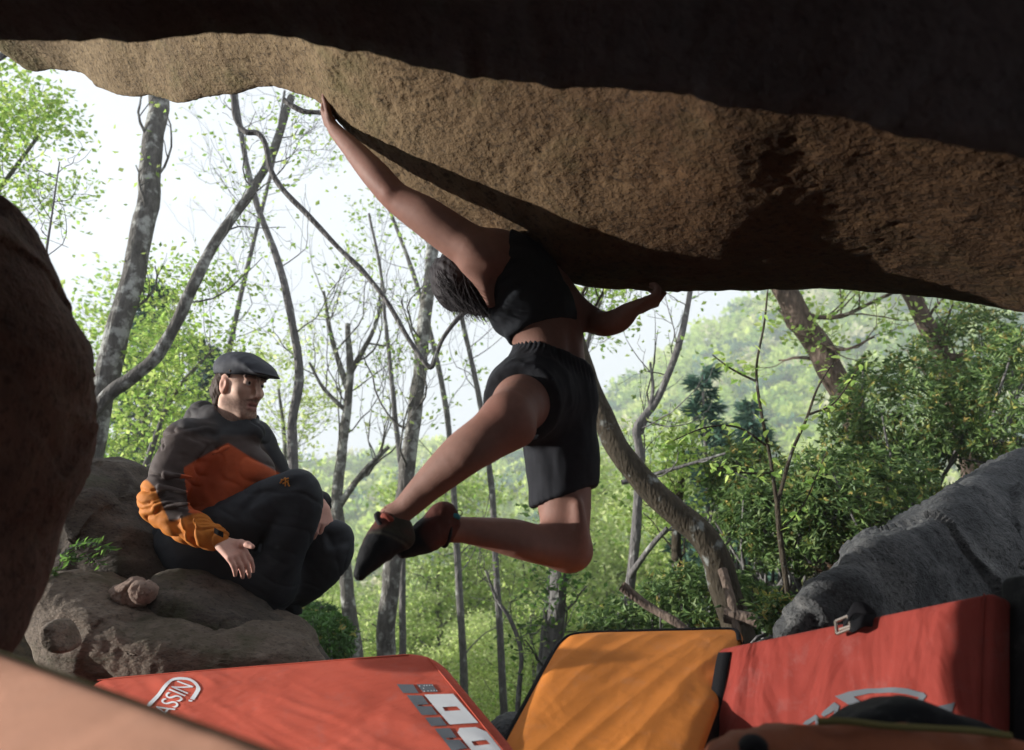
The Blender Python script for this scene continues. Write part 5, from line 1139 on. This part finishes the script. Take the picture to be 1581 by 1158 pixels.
# ================================================================ the seated man
def sitter():
    D = 3.0
    S_ = lambda px, py, d=0.0: P(px, py, D+d)
    k = PXM(D)
    pelvis = S_(306, 838, 0.04); chest = S_(330, 722, 0.02); neck = S_(356, 660, 0.0); head = S_(372, 600, -0.02)
    shR = S_(290, 684, -0.13); elR = S_(246, 772, -0.2); wrR = S_(338, 834, -0.27)
    shL = S_(388, 682, 0.16); elL = S_(440, 770, 0.2); wrL = S_(494, 778, 0.06)
    hpR = S_(312, 846, -0.06); knR = S_(456, 762, -0.14); anR = S_(408, 940, -0.04)
    hpL = S_(330, 850, 0.12); knL = S_(508, 842, 0.05); anL = S_(432, 920, 0.10)
    allp = np.array([pelvis, head, elR, wrR, knR, knL, anR, anL, shL, elL]); lo = allp.min(0)-0.2; hi = allp.max(0)+0.2
    fw = nrm(np.array((0.85, -0.52, -0.12))); upv = np.array((0.10, 0, 1.0)); upv = nrm(upv-fw*np.dot(upv, fw)); rt = np.cross(fw, upv)   # head frame: forward, up, his right
    B = Field(lo, hi, 0.0045)
    H = lambda f, u, r: head+fw*f+upv*u+rt*r
    # head
    B.ell(H(-0.02, 0.045, 0), (0.094, 0.075, 0.088), (fw, rt, upv), 0.03)
    B.ell(H(0.018, -0.03, 0), (0.068, 0.056, 0.088), (fw, rt, upv), 0.03)
    B.cone(H(0.058, -0.100, 0.014), H(0.058, -0.100, -0.014), 0.021, 0.021, 0.03)       # chin
    for s in (-1, 1):
        B.cone(H(-0.012, -0.062, 0.052*s), H(0.055, -0.098, 0.016*s), 0.015, 0.016, 0.025)  # jaw
        B.ell(H(0.048, -0.012, 0.044*s), (0.022, 0.02, 0.016), (fw, rt, upv), 0.025)         # cheekbone
        B.ell(H(0.083, 0.020, 0.031*s), (0.020, 0.018, 0.014), (fw, rt, upv), 0.012, op='sub')  # eye socket
        B.ell(H(0.067, 0.019, 0.031*s), (0.0145, 0.0145, 0.0125), (fw, rt, upv), 0.004)
        B.cone(H(0.079, 0.040, 0.012*s), H(0.070, 0.041, 0.048*s), 0.008, 0.007, 0.010)     # brow
        B.ell(H(-0.010, 0.0, 0.073*s), (0.020, 0.010, 0.032), (fw*0.97+upv*0.1, rt, upv), 0.006)      # ear
        B.ell(H(-0.004, 0.004, 0.082*s), (0.010, 0.007, 0.018), (fw, rt, upv), 0.004, op='sub')
        B.ell(H(0.090, -0.033, 0.012*s), (0.010, 0.009, 0.008), (fw, rt, upv), 0.008)       # nostril wing
    B.cone(H(0.083, 0.032, 0), H(0.109, -0.022, 0), 0.0085, 0.0115, 0.010)                  # nose
    B.cone(H(0.080, -0.052, 0.012), H(0.080, -0.052, -0.012), 0.010, 0.010, 0.008)         # upper lip
    B.cone(H(0.080, -0.073, 0.012), H(0.080, -0.073, -0.012), 0.0095, 0.0095, 0.008)       # lower lip
    B.cone(H(0.090, -0.0625, 0.012), H(0.090, -0.0625, -0.012), 0.0055, 0.0055, 0.004, op='sub')
    B.chain([H(-0.02, -0.05, 0), neck, S_(346, 690, 0.01)], [0.058, 0.058, 0.065], 0.03)
    # trunk and limbs under the clothes
    sd = nrm(shL-shR)
    B.chain([chest, S_(318, 790, 0.03), pelvis], [0.12, 0.11, 0.12], 0.05); B.cone(shR, shL, 0.055, 0.055, 0.05)
    B.chain([shR, elR, wrR], [0.05, 0.038, 0.025], 0.03); B.chain([shL, elL, wrL], [0.05, 0.038, 0.025], 0.03)
    B.chain([hpR, knR, anR], [0.08, 0.055, 0.04], 0.03); B.chain([hpL, knL, anL], [0.08, 0.055, 0.04], 0.03)
    B.cone(anR, S_(428, 956, -0.1), 0.035, 0.025, 0.02); B.cone(anL, S_(450, 940, 0.05), 0.035, 0.025, 0.02)
    # hands: the near one hangs over the rock, back of the hand to the camera; the far one hangs from the knee
    hd = nrm(S_(378, 866, -0.31)-wrR)
    hand(B, wrR, hd, np.array((-0.35, 0.55, -0.75)), 1.02, (0.50, 0.42, 0.30), thumb=1, k=0.004, spreadf=0.02, tdir=nrm(S_(386, 832, -0.33)-wrR+np.array((0, -0.02, -0.005))))
    hand(B, S_(497, 776, 0.02), nrm(S_(503, 822, -0.02)-S_(497, 776, 0.02)), np.array((-0.6, 0.6, 0)), 0.95, (0.35, 0.5, 0.5), thumb=-1, k=0.004)
    V, F = B.mesh(1)
    T = thing('person', 'man in flat cap, brown and orange jacket and dark trousers crouching on the boulder', 'person', pelvis-np.array((0, 0, 0.15)))
    col = np.tile(np.array((0.60, 0.40, 0.31)), (len(V), 1)); L = np.stack([(V-head)@fw, (V-head)@upv, (V-head)@rt], 1)
    beard = sstep(-0.028, -0.05, L[:, 1])*sstep(-0.13, -0.115, L[:, 1])*sstep(-0.03, 0.02, L[:, 0])
    beard = np.maximum(beard*0.72, 0.95*sstep(-0.036, -0.042, L[:, 1])*sstep(-0.052, -0.048, L[:, 1])*sstep(0.05, 0.07, L[:, 0])*sstep(0.034, 0.026, np.abs(L[:, 2])))
    beard = beard*(0.75+0.5*fbm(V*120, 2).clip(-0.5, 0.5))
    lips = np.exp(-((L[:, 1]+0.0625)/0.012)**2)*sstep(0.066, 0.078, L[:, 0])*sstep(0.026, 0.018, np.abs(L[:, 2]))
    brow = np.exp(-((L[:, 1]-0.041)/0.006)**2)*sstep(0.045, 0.06, L[:, 0])*(np.abs(L[:, 2]) > 0.01)
    mouth = np.exp(-((L[:, 1]+0.0625)/0.0045)**2)*sstep(0.06, 0.07, L[:, 0])*sstep(0.022, 0.016, np.abs(L[:, 2]))
    inh = (np.linalg.norm(V-head, axis=1) < 0.16).astype(float)
    for w, c in ((beard, (0.17, 0.10, 0.07)), (lips, (0.42, 0.18, 0.15)), (brow*0.9, (0.05, 0.03, 0.022)), (mouth*0.85, (0.07, 0.025, 0.02))):
        w = (w*inh)[:, None]; col = col*(1-w)+w*np.array(c)
    earr = np.exp(-((np.abs(L[:, 2])-0.08)/0.012)**2)*(np.abs(L[:, 0]+0.01) < 0.03)*inh; col = col*(1-earr[:, None]*np.array((0, 0.18, 0.2)))
    hnd = sstep(0.14, 0.06, np.minimum(np.linalg.norm(V-(wrR+hd*0.12), axis=1), np.linalg.norm(V-S_(501, 805, 0), axis=1)))[:, None]
    col = col*(1-hnd*np.array((0.02, 0.16, 0.14)))
    body = part(T, 'body', V, F, M_skin, cols=col)
    # eyes
    for s in (-1, 1):
        th = np.linspace(0, 2*math.pi, 17)[:-1]; phs = np.linspace(0.05, math.pi/2, 8)
        for nm, r, mx_, mat, off in (('eye', 0.0125, math.pi/2, M_eye, 0.0), ('iris', 0.0128, 0.5, M_iris, 0.0)):
            ph = np.linspace(0.02, mx_, 8); gd = nrm(fw+rt*0.0)
            G = H(0.0685, 0.0185, 0.031*s)+r*(gd*np.cos(ph)[None, :, None]+(rt*np.cos(th)[:, None, None]+upv*np.sin(th)[:, None, None])*np.sin(ph)[None, :, None])
            o = part(body, nm, G.reshape(-1, 3), gridF(16, 8, cu=True), mat)
    # hair at the back and sides under the cap
    R = Field(head-0.2, head+0.2, 0.004)
    R.ell(H(-0.045, 0.012, 0), (0.074, 0.078, 0.080), (fw, rt, upv), 0.02); R.cone(H(-0.075, -0.02, 0.03), H(-0.085, -0.07, 0.02), 0.035, 0.022, 0.02); R.cone(H(-0.07, -0.02, 0.045), H(-0.062, -0.065, 0.05), 0.022, 0.014, 0.02)
    R.cone(H(0.005, 0.05, 0.074), H(0.012, 0.02, 0.076), 0.012, 0.006, 0.01); R.cone(H(-0.03, 0.05, 0.07), H(0.02, 0.058, 0.072), 0.014, 0.012, 0.01)
    for s in (-1, 1): R.ell(H(-0.004, -0.002, 0.085*s), (0.026, 0.03, 0.040), (fw, rt, upv), 0.006, op='sub')
    V, F = R.mesh(1); Nn = vnormals(V, F); V = V+Nn*(0.004*fbm(V*np.array((70, 70, 35)), 2))[:, None]; part(T, 'hair', V, F, M_hair, cols=np.tile((0.05, 0.032, 0.024), (len(V), 1)))
    # flat cap
    K = Field(head-0.24, head+0.24, 0.004)
    K.ell(H(-0.022, 0.068, 0), (0.108, 0.093, 0.072), (nrm(fw-upv*0.10), rt, nrm(upv+fw*0.10)), 0.02)
    K.ell(H(0.055, 0.085, 0), (0.085, 0.084, 0.030), (nrm(fw-upv*0.28), rt, nrm(upv+fw*0.28)), 0.035)
    K.ell(H(0.112, 0.062, 0), (0.060, 0.070, 0.012), (nrm(fw-upv*0.40), rt, nrm(upv+fw*0.40)), 0.015)
    K.cone(H(0.105, 0.035, 0), H(0.16, 0.02, 0), 0.03, 0.035, 0.02, (upv, 0.5), op='sub')
    K.ell(H(-0.02, 0.02, 0), (0.097, 0.083, 0.075), (fw, rt, upv), 0.01, op='sub')
    K.cut(H(-0.02, 0.036, 0), -upv+fw*0.10, 0.004)
    V, F = K.mesh(2); Nn = vnormals(V, F); V = V+Nn*(0.002*fbm(V*22, 2))[:, None]
    part(T, 'flat_cap', V, F, M_cloth, cols=np.tile((0.033, 0.036, 0.046), (len(V), 1)))
    # jacket
    J = Field(lo, hi, 0.005)
    J.chain([S_(338, 694, 0.01), S_(330, 740, 0.02), S_(326, 800, 0.03), S_(322, 838, 0.03)], [0.13, 0.148, 0.148, 0.145], 0.05, (sd, 1.05))
    J.cone(S_(362, 690, -0.05), S_(388, 735, -0.09), 0.075, 0.07, 0.06)                    # front of the chest
    J.cone(S_(388, 735, -0.06), S_(360, 800, -0.05), 0.08, 0.10, 0.06)
    J.cone(shR, shL, 0.080, 0.075, 0.05)
    sh0 = S_(282, 704, -0.16)
    J.limb([shR, S_(268, 728, -0.18), elR], [0.085, 0.078, 0.068], 0.03, 10)
    J.limb([elR, S_(256, 788, -0.215), S_(284, 808, -0.235), S_(310, 820, -0.25), S_(333, 830, -0.268)], [0.068, 0.068, 0.062, 0.054, 0.045], 0.03, 14)
    J.chain([shL, elL, S_(494, 777, 0.055)], [0.085, 0.07, 0.046], 0.04)
    J.chain([S_(340, 668, 0.02), S_(358, 655, 0.0), S_(372, 648, -0.01)], [0.092, 0.077, 0.064], 0.035)   # collar
    J.cone(S_(378, 662, -0.04), S_(392, 668, -0.06), 0.045, 0.04, 0.03)
    J.chain([S_(304, 652, 0.03), S_(312, 640, 0.02), S_(330, 648, -0.03)], [0.05, 0.045, 0.045], 0.03)                # hood roll
    J.cone(S_(306, 632, 0.06), S_(300, 638, 0.0), 0.022, 0.02, 0.02)
    J.ell(H(0.01, -0.09, 0), (0.073, 0.068, 0.075), (fw, rt, upv), 0.008, op='sub')          # open collar
    J.cone(H(0.0, -0.08, 0), H(0.03, 0.03, 0), 0.074, 0.09, 0.008, op='sub')
    # creases in the sleeve and at the shoulder
    for a, b, r in (((250, 742, -0.29), (290, 748, -0.27), 0.011), ((238, 765, -0.29), (285, 770, -0.29), 0.010), ((244, 790, -0.29), (300, 784, -0.31), 0.010), ((262, 720, -0.28), (300, 726, -0.25), 0.010), ((290, 800, -0.32), (300, 838, -0.30), 0.009), ((312, 806, -0.325), (318, 842, -0.31), 0.008),
                    ((300, 700, -0.25), (330, 690, -0.19), 0.010), ((345, 700, -0.19), (372, 730, -0.19), 0.010), ((315, 770, -0.2), (352, 800, -0.19), 0.011), ((300, 672, -0.2), (330, 668, -0.14), 0.009), ((340, 720, -0.20), (345, 770, -0.20), 0.008), ((270, 806, -0.315), (284, 830, -0.30), 0.009)):
        J.cone(S_(*a), S_(*b), r*0.45, r*0.25, 0.03, op='sub')
    for a, b, r in (((246, 752, -0.285), (288, 760, -0.285), 0.012), ((240, 778, -0.285), (290, 778, -0.30), 0.012), ((256, 732, -0.28), (296, 738, -0.26), 0.012), ((300, 802, -0.318), (308, 838, -0.30), 0.010), ((280, 800, -0.31), (290, 832, -0.30), 0.010), ((330, 700, -0.2), (352, 690, -0.165), 0.010)):
        J.cone(S_(*a), S_(*b), r, r*0.6, 0.025)
    V, F = J.mesh(1); Nn = vnormals(V, F)
    V = V+Nn*(0.003*ridged(V*np.array((6, 6, 12))+0.3*fbm(V*5, 2)[:, None], 2)*0.6+0.0015*fbm(V*22, 2))[:, None]
    at_ = np.clip(((V-shR)@nrm(elR-shR)), 0, 0.3)+np.clip(((V-elR)@nrm(wrR-elR)), 0, 0.4); armd = np.minimum.reduce([np.linalg.norm(V-(a+(b-a)*t), axis=1) for a, b in ((shR, elR), (elR, wrR)) for t in np.linspace(0, 1, 12)])
    fq = np.stack([at_*15, V[:, 0]*4+V[:, 2]*5, V[:, 1]*5], 1)+0.5*fbm(V*7, 2)[:, None]
    crease = 1-np.abs(perlin(fq))*2.4; V = V-Nn*(0.012*np.clip(crease, 0, 1)**3*sstep(0.12, 0.085, armd)*(V[:, 1] < D-0.05))[:, None]      # sharp creases across the sleeve
    bq = np.stack([V[:, 0]*7+V[:, 2]*9, V[:, 0]*5-V[:, 2]*3, V[:, 1]*6], 1)+0.4*fbm(V*5+3, 2)[:, None]
    V = V-Nn*(0.007*np.clip(1-np.abs(perlin(bq))*3.4, 0, 1)**2*sstep(0.085, 0.12, armd))[:, None]
    px, py = unP(V)
    def side(ax_, ay_, bx_, by_, w=2.0):      # 0 left of the seam a-b, 1 right of it, in photo pixels at his distance
        L_ = math.hypot(bx_-ax_, by_-ay_); return sstep(-w, w, ((bx_-ax_)*(py-ay_)-(by_-ay_)*(px-ax_))/L_)
    def seam(pts, w=2.0):                      # below a poly-line
        xs, ys_ = zip(*pts); return sstep(-w, w, py-np.interp(px, xs, ys_))
    brown = np.array((0.060, 0.043, 0.038)); orange = np.array((0.42, 0.075, 0.018)); amber = np.array((0.50, 0.165, 0.02)); black = np.array((0.016, 0.017, 0.02))
    arm = np.minimum.reduce([np.linalg.norm(V-(a+(b-a)*t), axis=1) for a, b in ((shR, elR), (elR, wrR)) for t in np.linspace(0, 1, 12)]) < 0.118
    arm = arm & (V[:, 1] < D-0.10)
    chestw = seam([(270, 760), (284, 722), (300, 712), (340, 690), (352, 684), (362, 690), (385, 705), (440, 735)])      # orange below the yoke
    body_c = brown*(1-chestw[:, None])+orange*chestw[:, None]
    slv = np.maximum(seam([(215, 740), (228, 742), (238, 752), (262, 806), (272, 804), (310, 788), (318, 784), (340, 780)]), 0)      # amber lower sleeve
    slv_c = brown*(1-slv[:, None])+amber*slv[:, None]
    inner = arm & (px > 288+(py-760)*0.12) & (py < 792)
    am = (arm & ~inner)[:, None]
    col = np.where(am, slv_c, body_c)
    front = sstep(-3, 3, px-(392+(py-664)*0.62))[:, None]*(~arm)[:, None]; col = col*(1-front)+black*front
    coll = (sstep(676, 668, py)*sstep(330, 338, px))[:, None]; col = col*(1-coll)+np.array((0.026, 0.028, 0.032))*coll
    hood = (sstep(672, 664, py-(px-300)*0.35+0)*sstep(345, 335, px))[:, None]*0.8; col = col*(1-hood)+np.array((0.035, 0.034, 0.036))*hood
    jk = part(T, 'jacket', V, F, M_cloth, cols=col)
    # cuff tab and zip
    S = Soup(); a = S_(331, 819, -0.33); b = S_(345, 826, -0.33); u = nrm(b-a); w_ = np.array((0, -0.02, 1.0))*0.009; nn_ = np.array((0.1, -1, 0.1))*0.004
    q = np.array([a, (a+b)/2+np.array((0, -0.002, 0)), b]); S.add(np.stack([q-w_, q-w_+nn_, q+w_+nn_, q+w_], 1).reshape(-1, 3), gridF(3, 4, cv=True)); V, F, K_ = S.out(); part(jk, 'cuff_tab', V, F, M_webb, smooth=False)
    # trousers
    Q = Field(lo, hi, 0.005)
    Q.limb([hpR, S_(380, 802, -0.12), S_(425, 772, -0.15), S_(456, 756, -0.16)], [0.130, 0.098, 0.082, 0.066], 0.03, 14)
    Q.limb([S_(460, 754, -0.16), S_(466, 775, -0.15), S_(446, 830, -0.12), S_(426, 890, -0.09), S_(410, 935, -0.06)], [0.066, 0.074, 0.080, 0.070, 0.056], 0.02, 16)
    Q.limb([hpL, S_(420, 850, 0.1), S_(480, 842, 0.06), S_(512, 838, 0.04)], [0.140, 0.115, 0.090, 0.074], 0.03, 14)
    Q.limb([S_(514, 838, 0.04), S_(505, 862, 0.04), S_(470, 900, 0.07), S_(436, 918, 0.1)], [0.076, 0.082, 0.075, 0.064], 0.03, 14)
    Q.cone(pelvis, S_(320, 868, 0.02), 0.165, 0.14, 0.06); Q.cone(S_(330, 880, -0.05), S_(420, 900, -0.04), 0.09, 0.09, 0.06)
    for a, b, r in (((392, 770, -0.24), (462, 742, -0.235), 0.012), ((380, 800, -0.25), (440, 775, -0.25), 0.012), ((400, 815, -0.24), (450, 800, -0.235), 0.010), ((372, 790, -0.24), (400, 760, -0.22), 0.010), ((510, 830, -0.03), (540, 822, -0.01), 0.007), ((512, 842, -0.035), (545, 834, 0.0), 0.006)):
        Q.cone(S_(*a), S_(*b), r, r*0.6, 0.03, op='sub')
    V, F = Q.mesh(1); Nn = vnormals(V, F); V = V+Nn*(0.004*ridged(V*np.array((5, 5, 10))+3+0.3*fbm(V*5, 2)[:, None], 2)*0.6+0.0015*fbm(V*20, 2))[:, None]
    bq = np.stack([V[:, 0]*4+V[:, 2]*8, V[:, 0]*3-V[:, 2]*1.5, V[:, 1]*3], 1)+0.4*fbm(V*5+8, 2)[:, None]
    V = V-Nn*(0.004*np.clip(1-np.abs(perlin(bq))*3.6, 0, 1)**2)[:, None]
    tr = part(T, 'trousers', V, F, M_cloth, cols=np.tile((0.022, 0.025, 0.031), (len(V), 1)))
    # small orange bird-like emblem on the thigh
    dq = [((435, 742), (446, 739)), ((437, 748), (446, 743)), ((441, 738), (440, 752)), ((436, 740), (433, 747)), ((444, 745), (447, 751))]
    vp_ = np.stack(unP(V), 1); S = Soup()
    for a, b in dq:
        pts = []
        for t in np.linspace(0, 1, 5):
            m_ = np.array(a)*(1-t)+np.array(b)*t; i = np.argsort(np.sum((vp_-m_)**2, 1)+(V[:, 1]-2.8)*40)[:1]; pts.append(V[i[0]]+np.array((0, -0.003, 0.001)))
        S.tube(np.array(pts), 0.0028, 5)
    V, F, K_ = S.out(); part(tr, 'emblem', V, F, M_cloth, cols=K_*np.array((0.5, 0.2, 0.03)))
    for nm, a, b, c in (('shoe', S_(404, 948, -0.05), S_(436, 958, -0.12), 0), ('shoe', S_(430, 928, 0.1), S_(452, 946, 0.05), 1)):
        X = Field(np.minimum(a, b)-0.12, np.maximum(a, b)+0.12, 0.005); X.cone(a, b, 0.048, 0.036, 0.02); X.cone(a+np.array((0, 0, 0.05)), a, 0.045, 0.05, 0.03); X.cut((a+b)/2-np.array((0, 0, 0.04)), (0.25, 0, -1))
        V, F = X.mesh(2); part(T, nm, V, F, M_shoe, cols=np.tile((0.014, 0.015, 0.018), (len(V), 1)))
sitter()

# ---------------------------------------------------------------- the air
hm = bpy.data.materials.new('pale_haze'); hm.use_nodes = True; hn, hl = hm.node_tree.nodes, hm.node_tree.links
hn.remove(hn['Principled BSDF']); pv = hn.new('ShaderNodeVolumePrincipled')
pv.inputs['Color'].default_value = (0.90, 0.95, 1.0, 1); pv.inputs['Density'].default_value = 0.0015; pv.inputs['Anisotropy'].default_value = 0.0
hl.new(pv.outputs[0], hn['Material Output'].inputs['Volume'])
bx = np.array([(x, y, z) for x in (-330, 380) for y in (-8, 425) for z in (-240, 190)], float)
solo('haze', bx, np.array([(0, 1, 3, 2), (4, 6, 7, 5), (0, 4, 5, 1), (2, 3, 7, 6), (0, 2, 6, 4), (1, 5, 7, 3)]), hm, 'pale spring haze filling the valley air', 'haze', smooth=False, kind='stuff')
